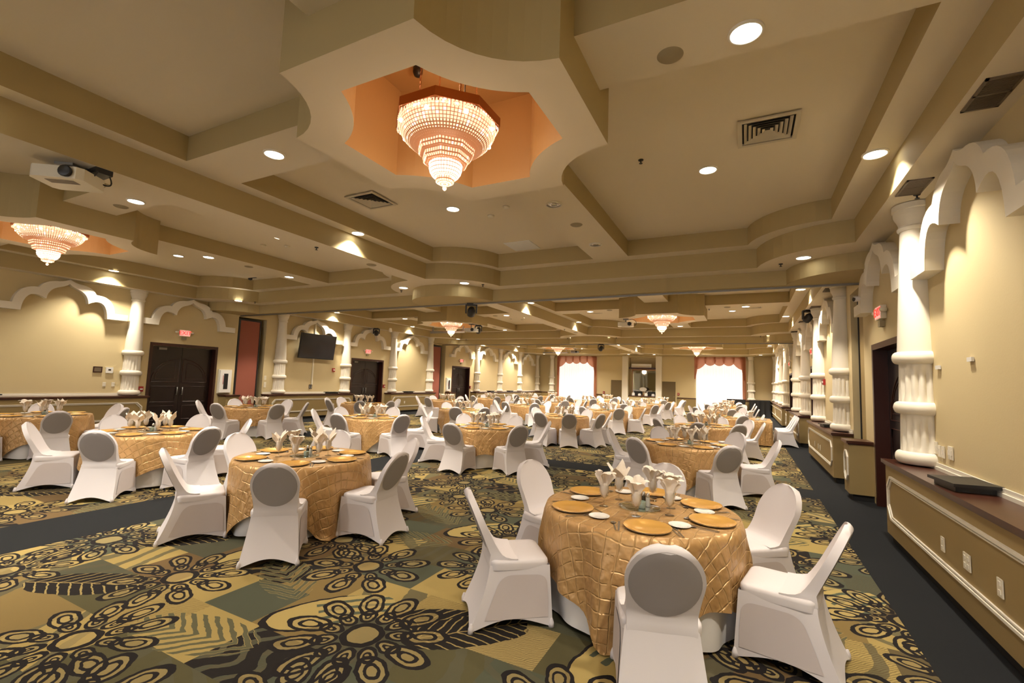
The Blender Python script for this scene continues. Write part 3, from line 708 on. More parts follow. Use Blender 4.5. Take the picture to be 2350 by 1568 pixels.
# ------------------------------------------------------------------ fittings on the walls
def text_obj(body, size, mtl, parent, loc, rot, ext=.004):
    cu = bpy.data.curves.new('lettering', 'FONT'); cu.body = body; cu.size = size; cu.extrude = ext; cu.align_x = 'CENTER'; cu.align_y = 'CENTER'; cu.materials.append(MT[mtl])
    tmp = bpy.data.objects.new('lettering', cu); me = bpy.data.meshes.new_from_object(tmp); bpy.data.objects.remove(tmp)
    o = ob('lettering', me, parent, loc); o.rotation_euler = rot; return o
def exit_sign(xw, s, y, z, label):
    t = thing('exit_sign', label, 'exit sign', (xw, y, z), 0, 'red EXIT signs')
    b = MB(); b.box(*sorted((0, s*.07)), -.16, .16, -.10, .10); ob('housing', b.mesh('housing', 'cream'), t)
    b = MB(); b.box(*sorted((s*.07, s*.075)), -.145, .145, -.085, .085); ob('face', b.mesh('face', 'exit_face'), t)
    text_obj('EXIT', .17, 'exit_letter', t, (s*.078, 0, 0), (PI/2, 0, PI/2 if s > 0 else -PI/2))
    for k in (-1, 1):
        b = MB(); b.lathe([(0, .03), (.045, .025), (.05, -.01), (.03, -.03), (0, -.035)], 14, (s*.05, k*.22, .02)); ob('emergency_lamp', b.mesh('emergency_lamp', 'cream', True), t)
    b = MB(); b.box(*sorted((0, s*.06)), -.06, .06, -.21, -.12); ob('strobe_box', b.mesh('strobe_box', 'speaker'), t)
    b = MB(); b.box(*sorted((0, s*.04)), -.22, .22, .0, .03); ob('lamp_bar', b.mesh('lamp_bar', 'cream'), t)
for i, (a, c) in enumerate(DOORS):
    w = ['first', 'second', 'third'][i]
    exit_sign(XL+.004, 1, (a+c)/2-.1, 2.88, f'lit red EXIT sign on the left wall over the {w} double door'); exit_sign(XR-.004, -1, (a+c)/2+.25, 2.95, f'lit red EXIT sign on the right wall over the {w} double door')
def plate(xw, s, y, z, w, h, label, kind='outlet', m='cream'):
    t = thing('wall_plate', label, 'wall plate', (xw, y, z), 0, 'wall plates')
    b = MB(); b.box(*sorted((0, s*.008)), -w/2, w/2, -h/2, h/2); ob('cover', b.mesh('cover', m), t)
    n = max(1, round(w/.075)); 
    for k in range(n):
        yy = -w/2+w*(k+.5)/n
        if kind == 'outlet':
            for zz in (-.028, .028): b = MB(); b.box(*sorted((s*.008, s*.011)), yy-.016, yy+.016, zz-.014, zz+.014); ob('socket', b.mesh('socket', 'white'), t)
        else: b = MB(); b.box(*sorted((s*.008, s*.016)), yy-.012, yy+.012, -.025, .025); ob('switch', b.mesh('switch', 'white'), t)
xr = XR-.004; xl = XL+.004; xcr = XR-.334; xcl = XL+.424
plate(xr, -1, 6.62, 1.19, .13, .13, 'white double switch plate beside the nearest right column', 'switch'); plate(xr, -1, 6.50, 1.165, .075, .12, 'narrow switch plate, second beside the nearest right column', 'switch')
plate(xr, -1, 6.40, 1.165, .075, .12, 'narrow switch plate, third beside the nearest right column', 'switch'); plate(xr, -1, 6.20, 1.18, .12, .13, 'separate cream plate farthest from the nearest right column', 'switch')
plate(xcr, -1, 5.35, .48, .075, .12, 'single outlet on the near right ledge, closest to the door'); plate(xcr, -1, 4.86, .49, .12, .125, 'double outlet in the middle of the near right ledge'); plate(xcr, -1, 4.34, .49, .075, .12, 'single outlet on the near right ledge, closest to camera')
for k, yy in enumerate((13.6, 13.0, 12.7)): plate(xcr, -1, yy, .48, .075, .12, f'outlet on the right ledge past the first beam, {["farthest", "middle", "nearest"][k]} of three')
plate(xl, 1, 6.3, 1.27, .075, .12, 'cream outlet beside the nearest left column, lower nearer one'); plate(xl, 1, 6.5, 1.27, .075, .12, 'cream outlet right beside the nearest left column')
plate(xcl, 1, 13.9, .5, .075, .12, 'outlet on the left ledge below the television'); plate(xcl, 1, 18.4, .5, .075, .12, 'outlet on the left ledge before the second beam'); plate(xcl, 1, 19.6, .5, .075, .12, 'outlet on the left ledge close to the second beam')
plate(xl, 1, 11.05, 1.55, .09, .16, 'tall white plate on the pocket jamb, upper one', 'switch'); plate(xl, 1, 11.06, 1.30, .09, .2, 'tall white plate on the pocket jamb, lower one', 'switch')
plate(xl, 1, 17.98, 1.85, .12, .14, 'white thermostat-like plate past the second double door', 'switch'); plate(xl, 1, 13.05, 1.24, .15, .15, 'black square wall plate under the television conduit', 'outlet', 'black')
def small(name, mb, m, label, cat, loc=(0, 0, 0), group=None, smooth=False):
    o = ob(name, mb.mesh(name, m, smooth, 40), None, loc); return tag(o, label, cat, group)
# picture-like framed notice, thermostat
t = thing('framed_notice', 'small dark-framed brown notice on the left wall before the nearest column', 'notice', (xl, 6.12, 1.67))
b = MB(); b.box(0, .02, -.1, .1, -.08, .08); ob('frame', b.mesh('frame', 'frame'), t); b = MB(); b.box(.02, .022, -.075, .075, -.055, .055); ob('sheet', b.mesh('sheet', 'reg'), t)
t = thing('thermostat', 'white thermostat on the left wall between notice and column', 'thermostat', (xl, 6.38, 1.66))
b = MB(); b.box(0, .03, -.08, .08, -.08, .08); ob('case', b.mesh('case', 'china'), t); b = MB(); b.box(.03, .032, -.03, .03, -.01, .03); ob('display', b.mesh('display', 'black'), t)
for k, (z, y) in enumerate(((2.05, 6.42), (2.09, 5.62))):
    b = MB(); b.box(-.02, 0, -.05, .05, -.02, .02); small('sensor', b, 'china', f'small white sensor block on the right wall, {["nearer the column", "under the wide arch"][k]}', 'sensor', (xr, y, z), 'wall sensors')
# fire pulls and strobes
for k, (xw, s, y, z, w) in enumerate(((xl, 1, 7.16, 1.14, 'beside the first left double door'), (xl, 1, 14.15, 1.95, 'beside the column right of the television'), (xl, 1, 17.3, 1.28, 'after the second left double door'), (xl, 1, 25.2, 1.25, 'after the third left double door'), (xr, -1, 14.35, 2.0, 'on the right wall before the second right door'))):
    t = thing('fire_alarm', f'red fire alarm box {w}', 'fire alarm', (xw, y, z), 0, 'red fire alarm boxes')
    b = MB(); b.box(*sorted((0, s*.05)), -.06, .06, -.075, .075); ob('case', b.mesh('case', 'red'), t); b = MB(); b.box(*sorted((s*.05, s*.07)), -.035, .035, -.02, .02); ob('pull_bar', b.mesh('pull_bar', 'china'), t)
for k, y in enumerate((9.56, 22.72)):
    t = thing('extinguisher_cabinet', f'white fire extinguisher cabinet above the short ledge post, {["by the first", "by the third"][k]} left double door', 'cabinet', (xl, y, 1.4), 0, 'fire extinguisher cabinets')
    b = MB(); b.box(0, .05, -.22, .22, -.4, .4); ob('body', b.mesh('body', 'white'), t); b = MB(); b.box(.05, .10, -.19, .19, -.37, .37); ob('door', b.mesh('door', 'china'), t)
    b = MB(); b.box(.10, .104, -.07, .07, -.26, .26); ob('window', b.mesh('window', 'black'), t)
    b = MB(); b.box(.104, .107, -.10, -.085, -.1, .2); ob('red_marking', b.mesh('red_marking', 'red'), t)
# television
t = thing('television', 'large black flat television tilted on its bracket under the arch', 'television', (XL+.22, 13.1, 2.86)); t.rotation_euler = (0, math.radians(7), 0)
b = MB(); b.box(-.03, .03, -.86, .86, -.5, .5, ch=.0); ob('casing', b.mesh('casing', 'black'), t)
b = MB(); b.box(.03, .033, -.84, .84, -.475, .48); ob('screen', b.mesh('screen', 'screen'), t)
b = MB(); b.box(-.2, -.03, -.2, .2, -.15, .15); ob('bracket', b.mesh('bracket', 'grey'), t)
b = MB(); b.box(0, .03, -.03, .03, 1.32, 3.88); small('cable_conduit', b, 'cream', 'cream vertical cable cover below and above the television', 'conduit', (xl, 13.1, 0))
# flat black equipment boxes on the ledges
def blackbox(x, y, rz, w, label):
    t = thing('equipment_box', label, 'equipment box', (x, y, .9635), rz, 'flat black boxes on the ledges')
    b = MB(); b.box(-.13, .13, -.19*w, .19*w, 0, .045); ob('base', b.mesh('base', 'black'), t)
    b = MB(); b.prism([(-.16, .045), (.16, .05), (.16, .075), (-.16, .07)], -.24*w, .24*w, 'y'); ob('lid', b.mesh('lid', 'black'), t)
for x, y, rz, w, l in ((1.655, 5.35, .1, .95, 'flat black box on the near right ledge'), (1.66, 12.6, .1, .95, 'flat black box on the right ledge beyond the first beam'), (-15.48, 4.0, 0, 1.1, 'flat black box on the near left ledge'), (-15.48, 13.95, 0, 1.2, 'flat black box on the left ledge under the television'), (-15.48, 18.9, 0, 1.2, 'flat black box on the left ledge before the second beam'), (-15.48, 27.5, 0, 1.3, 'flat black box on the left ledge, first past third door'), (-15.48, 30.4, 0, 1.3, 'flat black box on the left ledge, second past third door')): blackbox(x, y, rz, w, l)
# projectors
def projector(x, y, z, top, rz, label, m='cream'):
    t = thing('projector', label, 'projector', (x, y, z), rz, 'ceiling projectors')
    b = MB(); b.box(-.26, .26, -.2, .2, 0, .13, ch=.05); ob('body', b.mesh('body', m), t)
    b = MB(); b.lathe([(0, 0), (.06, 0), (.065, .03), (.055, .035)], 16); me = b.mesh('projector_lens', 'black', True); l = ob('projector_lens', me, t, (.12, -.2, .07)); l.rotation_euler = (PI/2, 0, 0)
    b = MB(); b.box(-.12, .10, .201, .204, .03, .10); b.box(-.14, .14, -.12, -.02, -.003, 0); ob('side_vent', b.mesh('side_vent', 'reg'), t)
    b = MB(); b.tube([(0, 0, .13), (0, 0, top-z-.03)], .02, 8); b.box(-.09, .09, -.09, .09, top-z-.03, top-z-.002); b.box(-.15, .15, -.1, .1, .13, .15); ob('ceiling_mount', b.mesh('ceiling_mount', 'grey'), t)
    b = MB(); b.tube(bez((.2, .1, .1), (.36, .2, .02), (.34, .1, .16))+bez((.34, .1, .16), (.3, .1, .3), (.1, .05, top-z-.02)), .008, 6); ob('cable', b.mesh('cable', 'black', True), t)
projector(-6.72, 2.17, 3.76, 3.98, .62, 'cream projector hung under the long aisle beam nearest the camera')
projector(-3.62, 15.6, 3.72, 3.98, .2, 'white projector below the middle right star medallion'); projector(-9.9, 28.5, 3.7, 3.98, .2, 'projector below the end left star medallion', 'grey'); projector(-9.85, 15.7, 3.66, 3.98, .2, 'projector below the middle left star medallion', 'china')
jb = MB(); jb.box(-.12, .12, -.08, .08, -.06, 0); jb.tube(bez((-.1, -.06, -.05), (-.14, -.1, -.16), (.02, -.08, -.12))+bez((.02, -.08, -.12), (.1, -.06, -.1), (.12, -.06, -.05)), .008, 6)
small('cable_box', jb, 'black', 'black cable box with looped wires beside the nearest projector', 'cable box', (-6.58, 2.38, 3.98))
for x, y, w in ((-11.4, 16.3, 'middle'), (-11.4, 28.9, 'end')):
    b = MB(); b.lathe([(.05, -.9), (.05, .9)], 14); b.v = [(p[2], p[0], p[1]) for p in b.v]; b.box(-.8, -.76, -.02, .02, .04, .24); b.box(.76, .8, -.02, .02, .04, .24)
    small('projection_screen', b, 'grey', f'rolled-up projection screen tube hung in the {w} left bay', 'projection screen', (x, y, 3.745 if w == 'middle' else 3.745), 'rolled projection screens')
# moving spotlights
def stage_light(x, y, top, label):
    t = thing('stage_light', label, 'stage light', (x, y, top), .4, 'black stage lights')
    b = MB(); b.box(-.11, .11, -.08, .08, -.06, 0); ob('mount', b.mesh('mount', 'black'), t)
    b = MB(); b.box(-.15, -.12, -.04, .04, -.26, -.04); b.box(.12, .15, -.04, .04, -.26, -.04); b.box(-.15, .15, -.04, .04, -.06, -.03); ob('yoke', b.mesh('yoke', 'black'), t)
    b = MB(); b.lathe([(0, .14), (.07, .13), (.10, .06), (.10, -.10), (.08, -.12), (0, -.11)], 16); h = ob('lamp_head', b.mesh('lamp_head', 'black', True), t, (0, 0, -.22)); h.rotation_euler = (.9, .3, 0)
stage_light(-6.28, 9.98, 3.70, 'black moving spotlight under the first beam'); stage_light(-6.3, 22.0, 3.70, 'black moving spotlight under the second beam'); stage_light(-9.75, 16.1, 3.98, 'black moving spotlight above the middle left projector'); stage_light(-15.35, 16.2, 3.98, 'black moving spotlight at the left wall over the second door arch'); stage_light(1.55, 14.9, 3.98, 'black moving spotlight near the registers on the right')
b = MB(); b.lathe([(.05, 0), (.07, -.06), (.08, -.12), (.07, -.17), (0, -.2)], 18); small('dome_camera', b, 'cream', 'white drop dome camera over the left wall past the television', 'camera', (-14.6, 16.3, 3.98), None, True)
b = MB(); b.box(-.02, .25, -.02, .02, -.01, 0); b.lathe([(.055, -.01), (.05, -.05), (0, -.07)], 14); small('dome_camera', b, 'black', 'black dome camera in the front left bay far corner', 'camera', (-12.2, 7.9, 4.335), None)
t = thing('bullet_camera', 'white bullet camera on the right wall beside the door arch', 'camera', (xr, 9.3, 3.28))
b = MB(); b.lathe([(0, 0), (.045, 0), (.045, .02), (0, .025)], 14); m_ = ob('mount', b.mesh('mount', 'cream', True), t); m_.rotation_euler = (0, -PI/2, 0)
b = MB(); b.tube([(-.02, 0, 0), (-.10, -.06, .02), (-.24, -.12, .0)], [.02, .04, .045], 12); ob('barrel', b.mesh('barrel', 'china', True), t)
b = MB(); b.lathe([(0, 0), (.038, 0)], 14, caps=False); l = ob('front_glass', b.mesh('front_glass', 'black', fix=False), t, (-.243, -.122, 0)); l.rotation_euler = (0, PI/2, .45)

# ------------------------------------------------------------------ end wall: windows, valances, doors, niche
wn = 1
for wi, (x0, x1) in enumerate(WIN):
    t = bpy.data.objects.new(f'window_{wn}', None); COL.objects.link(t); t['kind'] = 'structure'; wn += 1
    b = MB()
    for k in range(4): xx = x0+(x1-x0)*k/3; b.box(xx-.03, xx+.03, YF+.04, YF+.09, .3, 3.7)
    for z in (.3, 1.4, 2.5, 3.64): b.box(x0, x1, YF+.04, YF+.09, z, z+.06)
    ob('frame', b.mesh('frame', 'white'), t); b = MB(); b.box(x0, x1, YF+.06, YF+.065, .3, 3.7); ob('glass', b.mesh('glass', 'glass'), t)
    side = ['left', 'right'][wi]
    def drape(xa, xb, n, amp, z0, z1, y, flare=0):
        rows = []
        for j in range(9):
            f = j/8; z = z1+(z0-z1)*f; r = []
            for i in range(n*8+1):
                u = i/(n*8); r.append((xa+(xb-xa)*u+flare*(u-.5)*f, y+amp*math.sin(2*PI*u*n+.4*math.sin(u*9))*(.6+.4*f), z))
            rows.append(r)
        bb = MB(); bb.grid(rows); return bb
    ct = thing('sheer_curtain', f'white sheer curtain glowing with daylight at the {side} end window', 'curtain', (0, 0, 0), 0, 'sheer curtains')
    xm = (x0+x1)/2+.25
    for a, c in ((x0-.05, xm), (xm, x1+.05)): ob('curtain_panel', drape(a, c, 9, .035, .04, 3.78, YF-.11).mesh('curtain_panel', 'sheer', True, fix=False), ct)
    b = MB(); b.tube([(x0-.2, YF-.11, 3.80), (x1+.2, YF-.11, 3.80)], .018, 8); ob('rod', b.mesh('rod', 'copper'), ct)
    va = thing('valance', f'copper satin swag valance with five scallops over the {side} end window', 'valance', (0, 0, 0), 0, 'swag valances')
    W = x1-x0+.3; xa = x0-.15
    for k in range(5):
        u0 = xa+W*(k*.185+.035)-.05; ww = W*.23; rows = []
        big = k in (0, 4)
        for j in range(10):
            f = j/9; r = []
            for i in range(17):
                u = i/16; drop = .34+.30*math.sin(PI*u)**.55
                if big: drop = .36+.50*(1-u if k == 0 else u)**1.4+.24*math.sin(PI*u)**.7
                r.append((u0+ww*u, YF-.20-.07*math.sin(PI*u)*math.sin(PI*f)-.012*math.sin(f*22)-(.02 if k % 2 else 0), 3.95-drop*f))
            rows.append(r)
        bb = MB(); bb.grid(rows); ob('swag', bb.mesh('swag', 'valance', True, fix=False), va)
    for xa_, sg in ((x0-.1, -1), (x1+.1, 1)):
        rows = []
        for j in range(8):
            f = j/7; z = 3.95-1.6*f; wd = .36*(1-f*.75); r = [(xa_-sg*.05+sg*(.12-wd)+sg*wd*i/10 if True else 0, YF-.19+.03*math.sin(i*1.6), z) for i in range(11)]
            rows.append(r)
        bb = MB(); bb.grid(rows); ob('jabot', bb.mesh('jabot', 'valance', True, fix=False), va)
        if sg > 0 or wi == 0:
            ob('side_drape', drape(xa_-.1, xa_+.12, 2, .03, .04, 3.9, YF-.16).mesh('side_drape', 'valance', True, fix=False), va)
for x0, x1, w in ((-9.43, -8.6, 'left'), (-5.58, -4.62, 'right')):
    t = bpy.data.objects.new(f'door_{dn}', None); COL.objects.link(t); t['kind'] = 'structure'; dn += 1
    b = MB(); b.box(x0, x1, YF-.03, YF-.002, .0, 2.1); lf = ob('door_leaf', b.mesh('door_leaf', 'olive_door'), t)
    b = MB(); b.box(x0-.06, x0, YF-.05, YF-.002, 0, 2.16); b.box(x1, x1+.06, YF-.05, YF-.002, 0, 2.16); b.box(x0, x1, YF-.05, YF-.002, 2.1, 2.16); ob('frame', b.mesh('frame', 'wall'), t)
    xk = x0+.1 if w == 'left' else x1-.1
    b = MB(); b.lathe([(.012, 0), (.03, .03), (.03, .05), (0, .06)], 12); k_ = ob('knob', b.mesh('knob', 'steel', True), lf, (xk, YF-.03, .98)); k_.rotation_euler = (PI/2, 0, 0)
for x0, x1, w in ((-10.75, -9.5, 'between left window and olive door'), (-4.5, -3.2, 'between right olive door and window'), (-14.6, -13.95, 'left of the left end window'), (-.1, 1.5, 'in the far right corner'), (-15.28, -14.62, 'in the far left corner')):
    t = thing('wall_ledge', f'tan end wall wainscot with dark cap, {w}', 'ledge', (0, 0, 0), 0, 'end wall wainscots')
    b = MB(); b.box(x0, x1, YF-.30 if 'corner' in w or 'left of' in w else YF-.05, YF-.004, 0, .9); ob('body', b.mesh('body', 'tan'), t); b = MB(); b.box(x0-.01, x1+.01, YF-.33 if 'corner' in w or 'left of' in w else YF-.08, YF-.004, .9, .96); ob('cap', b.mesh('cap', 'cap'), t)
t = thing('wall_mirror', 'tall mirror in the back of the end wall niche', 'mirror', (0, 0, 0))
b = MB(); b.box(NI[0]+.2, NI[1]-.08, YF+.56, YF+.598, 1.04, 2.92); ob('mirror_plate', b.mesh('mirror_plate', 'mirror'), t)
b = MB(); b.box(NI[0]+.16, NI[0]+.2, YF+.53, YF+.598, 1.0, 2.96); b.box(NI[1]-.08, NI[1]-.04, YF+.53, YF+.598, 1.0, 2.96); b.box(NI[0]+.2, NI[1]-.08, YF+.53, YF+.598, 2.92, 2.96); ob('frame', b.mesh('frame', 'copper'), t)
b = MB(); b.box(NI[0]+.004, NI[1]-.004, YF-.06, YF+.5, .901, .96); small('counter', b, 'cap', 'mahogany counter along the bottom of the end wall niche', 'counter')
b = MB(); b.box(NI[0]+.004, NI[1]-.004, YF-.02, YF+.5, 3.0, 3.11); small('shelf', b, 'cap', 'mahogany shelf above the niche mirror', 'shelf')
t = thing('air_conditioner', 'long white air unit above the niche shelf', 'air conditioner', (-7.15, YF+.2, 3.112)); b = MB(); b.box(-.75, .75, -.12, .12, 0, .28, ch=.02); ob('body', b.mesh('body', 'china'), t); b = MB(); b.box(-.68, .66, -.13, -.119, .05, .14); ob('louver', b.mesh('louver', 'vent'), t)
for x, w in ((-7.45, 'left of the oval sign'), (-6.42, 'right of the oval sign')):
    t = thing('chafing_dish', f'black lidded serving box on the niche counter {w}', 'serving dish', (x, YF+.3, .96), 0, 'black serving boxes'); b = MB(); b.box(-.26, .26, -.15, .15, .0, .2); ob('base', b.mesh('base', 'black'), t); b = MB(); b.prism([(-.28, .2), (.28, .2), (.2, .33), (-.2, .33)], -.16, .16, 'y'); ob('lid', b.mesh('lid', 'black'), t)
t = thing('oval_sign', 'oval cream sign on a stand in the niche', 'sign', (-6.98, YF+.05, .96))
b = MB(); b.lathe([(0, -.012), (.27, -.012), (.27, .012), (0, .012)], 28); b.v = [(p[0], p[2], p[1]*.55+.5) for p in b.v]; ob('sign_board', b.mesh('sign_board', 'laminate'), t); b = MB(); b.tube([(0, 0, 0), (0, 0, .36)], .012, 8); b.box(-.1, .1, -.06, .06, 0, .012); ob('stand', b.mesh('stand', 'copper'), t)
for k, (x, h, w) in enumerate(((-7.7, .2, 'far left'), (-7.25, .14, 'second'), (-6.75, .17, 'third'), (-6.25, .15, 'far right'))):
    b = MB(); b.box(-.1, .1, -.1, .1, 0, h); b.box(-.07, .07, -.08, .06, h, h+.03); small('paper_stack', b, 'paper', f'white stack of papers on the niche counter, {["at the left end", "second from the left", "third from the left", "at the right end"][k]}', 'papers', (x, YF+.06+.03*k if k != 2 else YF-.02+.05, .96), 'papers on the niche counter')
for x, z, w in ((-10.0, 1.1, 'left of the left olive door'), (-4.42, 1.2, 'right of the right olive door')):
    t = thing('fire_alarm', f'red fire alarm box on the end wall {w}', 'fire alarm', (x, YF-.004, z), 0, 'red fire alarm boxes'); b = MB(); b.box(-.07, .07, -.05, 0, -.09, .09); ob('case', b.mesh('case', 'red'), t); b = MB(); b.box(-.03, .03, -.065, -.05, -.02, .02); ob('pull_bar', b.mesh('pull_bar', 'china'), t)
# black draped tables by the right window
for x0, x1, y0, y1, w in ((-1.15, -.02, 34.6, 35.3, 'narrower, in front of the right window'), (.2, 1.42, 33.9, 35.6, 'wider, in the far right corner')):
    t = thing('bar_table', f'black draped bar table, {w}', 'table', ((x0+x1)/2, (y0+y1)/2, 0), 0, 'black draped bar tables')
    hw, hd = (x1-x0)/2, (y1-y0)/2; b = MB(); b.box(-hw, hw, -hd, hd, 1.0, 1.04); ob('tabletop', b.mesh('tabletop', 'black'), t)
    rows = []
    for z, k, nrm in ((1.03, 1.012, 0), (.9, .98, .01), (.5, .93, .03), (.1, .97, .05), (.005, 1.0, .05)):
        r = []
        for i in range(96):
            a = 2*PI*i/96; c, s = math.cos(a), math.sin(a); q = 1/max(abs(c), abs(s)); r.append((hw*k*c*q+nrm*math.sin(a*14)*c, hd*k*s*q+nrm*math.sin(a*14)*s, z))
        rows.append(r)
    b = MB(); b.grid(rows, 0, True); ob('drape', b.mesh('drape', 'blackcloth', True, fix=False), t)

# ------------------------------------------------------------------ banquet chair in a stretch cover (local: table side is +y)
def chair_meshes():
    # back: closed shell following a leaning curve; front sweeps down into the seat
    def wz(z):
        if z > .70: return max(.205*math.sqrt(max(0, 1-((z-.70)/.232)**2)), .03)
        t = (.70-z)/.22; return .205-.022*math.sin(min(t, 1)*PI/2) if t < 1 else .183
    fz = [.50, .53, .57, .62, .67, .72, .77, .82, .86, .892, .914, .927]
    front = [(-.0, .4735, .213), (-.05, .477, .212), (-.09, .486, .209)]+[(-.140-.205*((z-.5)/.43)+.022*math.exp(-(z-.5)*16), z, wz(z)+.012*math.exp(-(z-.5)*14)) for z in fz]
    back = [(-.358-.0, .928, wz(.928)), (-.366, .914, wz(.914))]+[(-.178-.193*((z-.5)/.43), z, wz(z)+.006) for z in fz[::-1][2:]]+[(-.184, .46, .187), (-.187, .42, .188), (-.186, .36, .186)]
    back = [(y-.022 if z < .9 else y, z, w) for y, z, w in back]
    n = 14
    def row(y, z, w, bow):
        return [(w*math.sin((i/n-.5)*PI), y+bow*(1-math.sin((i/n-.5)*PI)**2), z) for i in range(n+1)]
    fr = [row(y, z, w, -.018 if k > 1 else 0) for k, (y, z, w) in enumerate(front)]; bk = [row(y, z, w, -.012*max(0, min(1, (z-.38)/.1))) for y, z, w in back]
    B = MB(); B.grid(fr+bk)
    L = fr[::-1]; K = bk
    for side in (0, -1):               # side edges
        fe = [r[side] for r in fr][::-1]; be = [r[side] for r in bk]
        # close the edge by walking both lists
        m = min(len(fe), len(be)); B.strip(fe[:m], be[:m], closed=False)
    back_me = B.mesh('backrest', 'cover', True, 70)
    # seat pad
    def rr(hx, y0, y1, rad, z, k=5):
        pts = []
        for cx, cy, a0 in ((hx-rad, y1-rad, 0), (-hx+rad, y1-rad, PI/2), (-hx+rad, y0+rad, PI), (hx-rad, y0+rad, 1.5*PI)):
            for i in range(k+1):
                a = a0+PI/2*i/k; pts.append((cx+rad*math.cos(a), cy+rad*math.sin(a), z))
        return pts
    S = MB(); loops = [rr(.215, -.20, .226, .05, .40), rr(.221, -.20, .2315, .055, .442), rr(.2175, -.20, .228, .055, .458), rr(.205, -.19, .214, .05, .468), rr(.13, -.13, .13, .05, .474)]
    S.grid(loops, 0, True); S.add(loops[-1], [tuple(range(len(loops[-1])))]); seat_me = S.mesh('seat', 'cover', True, 70)
    # skirt: corners reach to the feet, hems arch between them, panels pulled inwards
    def per(t, z_rel):                 # perimeter parameter t in 0..4, corners at integers
        c = [(.222, .232), (-.222, .232), (-.198, -.205), (.198, -.205)]; f = [(.235, .262), (-.235, .262), (-.25, -.345), (.25, -.345)]
        i = int(t) % 4; u = t-int(t)
        s = z_rel
        def L_(j, k): q = s**1.5 if (j > 1 and k == 1) else s; return c[j][k]*(1-q)+f[j][k]*q
        P0 = [L_(i, k) for k in (0, 1)]; P1 = [L_((i+1) % 4, k) for k in (0, 1)]
        x, y = P0[0]*(1-u)+P1[0]*u, P0[1]*(1-u)+P1[1]*u
        sag = .009*math.sin(PI*u)*max(0, math.sin(PI*min(max(s-.12, 0)*1.1, 1)))*(1 if i % 2 else .6)+.018*s*s*math.sin(PI*u)
        nx, ny = [(0, -1), (1, 0), (0, 1), (-1, 0)][i]
        return x+nx*sag, y+ny*sag, u, i
    K = MB(); rows = []; nu = 12; nz = 10
    for j in range(nz+1):
        s = j/nz; r = []
        for q in range(4*nu):
            t = q/nu; x, y, u, i = per(t, s); top = .43 if i in (0, 1, 3) else .50
            top = .43+(.05*math.sin(PI*u)**.5 if i == 2 else 0)
            hem = .006+.062*math.sin(PI*u)**1.2
            r.append((x, y, top*(1-s)+hem*s))
        rows.append(r)
    rows.append([(p[0]*.985, p[1]*.985, p[2]+.004) for p in rows[-1]])
    K.grid(rows, 0, True); skirt_me = K.mesh('skirt', 'cover', True, 75, fix=False)
    # frame ridge showing through the cover on both sides
    # darker oval where the chair's own back shows through
    def byz(z):
        for (y0, z0, w0), (y1, z1, w1) in zip(back, back[1:]):
            if z1 <= z <= z0: t = (z0-z)/(z0-z1); return y0+(y1-y0)*t, w0+(w1-w0)*t
        return (back[-1][0], back[-1][2]) if z < back[-1][1] else (back[0][0], back[0][2])
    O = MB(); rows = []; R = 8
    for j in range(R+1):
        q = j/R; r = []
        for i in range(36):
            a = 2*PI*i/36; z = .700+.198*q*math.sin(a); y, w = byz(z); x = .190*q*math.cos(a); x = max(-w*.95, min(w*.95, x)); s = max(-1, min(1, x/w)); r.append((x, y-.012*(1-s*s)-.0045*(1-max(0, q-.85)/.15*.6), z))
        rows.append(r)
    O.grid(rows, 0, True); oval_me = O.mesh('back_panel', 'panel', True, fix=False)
    H = MB(); H.tube([(.22, -.28, .03), (.215, -.243, .40)], .008, 6)
    G = MB()
    for x, y in ((.233, .26), (-.233, .26), (.248, -.342), (-.248, -.342)): G.lathe([(.022, 0), (.02, .03), (.008, .06), (0, .065)], 10, (x, y, .001))
    foot_me = []
    for x, y in ((.229, .253), (-.229, .253), (.241, -.330), (-.241, -.330)):
        G = MB(); G.lathe([(0, 0), (.02, .0), (.019, .03), (.008, .06), (0, .065)], 10, (x, y, .001)); foot_me.append(G.mesh('foot_pocket', 'cover', True))
    return back_me, seat_me, skirt_me, oval_me, foot_me, per
CB, CS_, CK, CO, CF, PER = chair_meshes()
def side_panel_mesh(sx):
    # same cover between seat rail and leg, darkened for the dark interior behind
    rim = [(.228, .075), (.225, .20), (.215, .31)]+bez((.215, .31), (.20, .362), (.14, .365), 5)[1:]+[(.04, .366), (-.05, .365)]+bez((-.05, .365), (-.115, .36), (-.145, .30), 5)[1:]+[(-.19, .19), (-.235, .075)]+[(-.12, .068), (0, .07), (.12, .072)]
    b = MB(); c = (sum(p[0] for p in rim)/len(rim), sum(p[1] for p in rim)/len(rim)); rows = []
    for k in range(5):
        q = k/4; r = []
        for y, z in rim:
            y2, z2 = c[0]+(y-c[0])*q, c[1]+(z-c[1])*q; s_ = .5; u = .5
            for _ in range(12):
                s_ = min(1, max(0, (.43-z2)/(.43-.006-.062*math.sin(PI*u)**1.2))); yb, yf = -.205-.14*s_**1.5, .232+.03*s_; u = min(.999, max(.001, (y2-yb)/(yf-yb)))
            xx, yy, _u, _i = PER(3+u, s_); r.append((sx*(xx+.0045), yy, z2))
        rows.append(r)
    b.grid(rows, 0, True); return b.mesh('side_panel', 'cover_darker', True, fix=False)
CSP = [side_panel_mesh(1), side_panel_mesh(-1)]
def chair(x, y, rz, label, group, near=False, name='banquet_chair'):
    t = thing(name, label, 'chair', (x, y, 0), rz, group)
    ob('seat', CS_, t); ob('backrest', CB, t); ob('skirt', CK, t); ob('back_panel', CO, t)
    if near:
        for f in CF: ob('foot_pocket', f, t)
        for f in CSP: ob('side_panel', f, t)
    return t

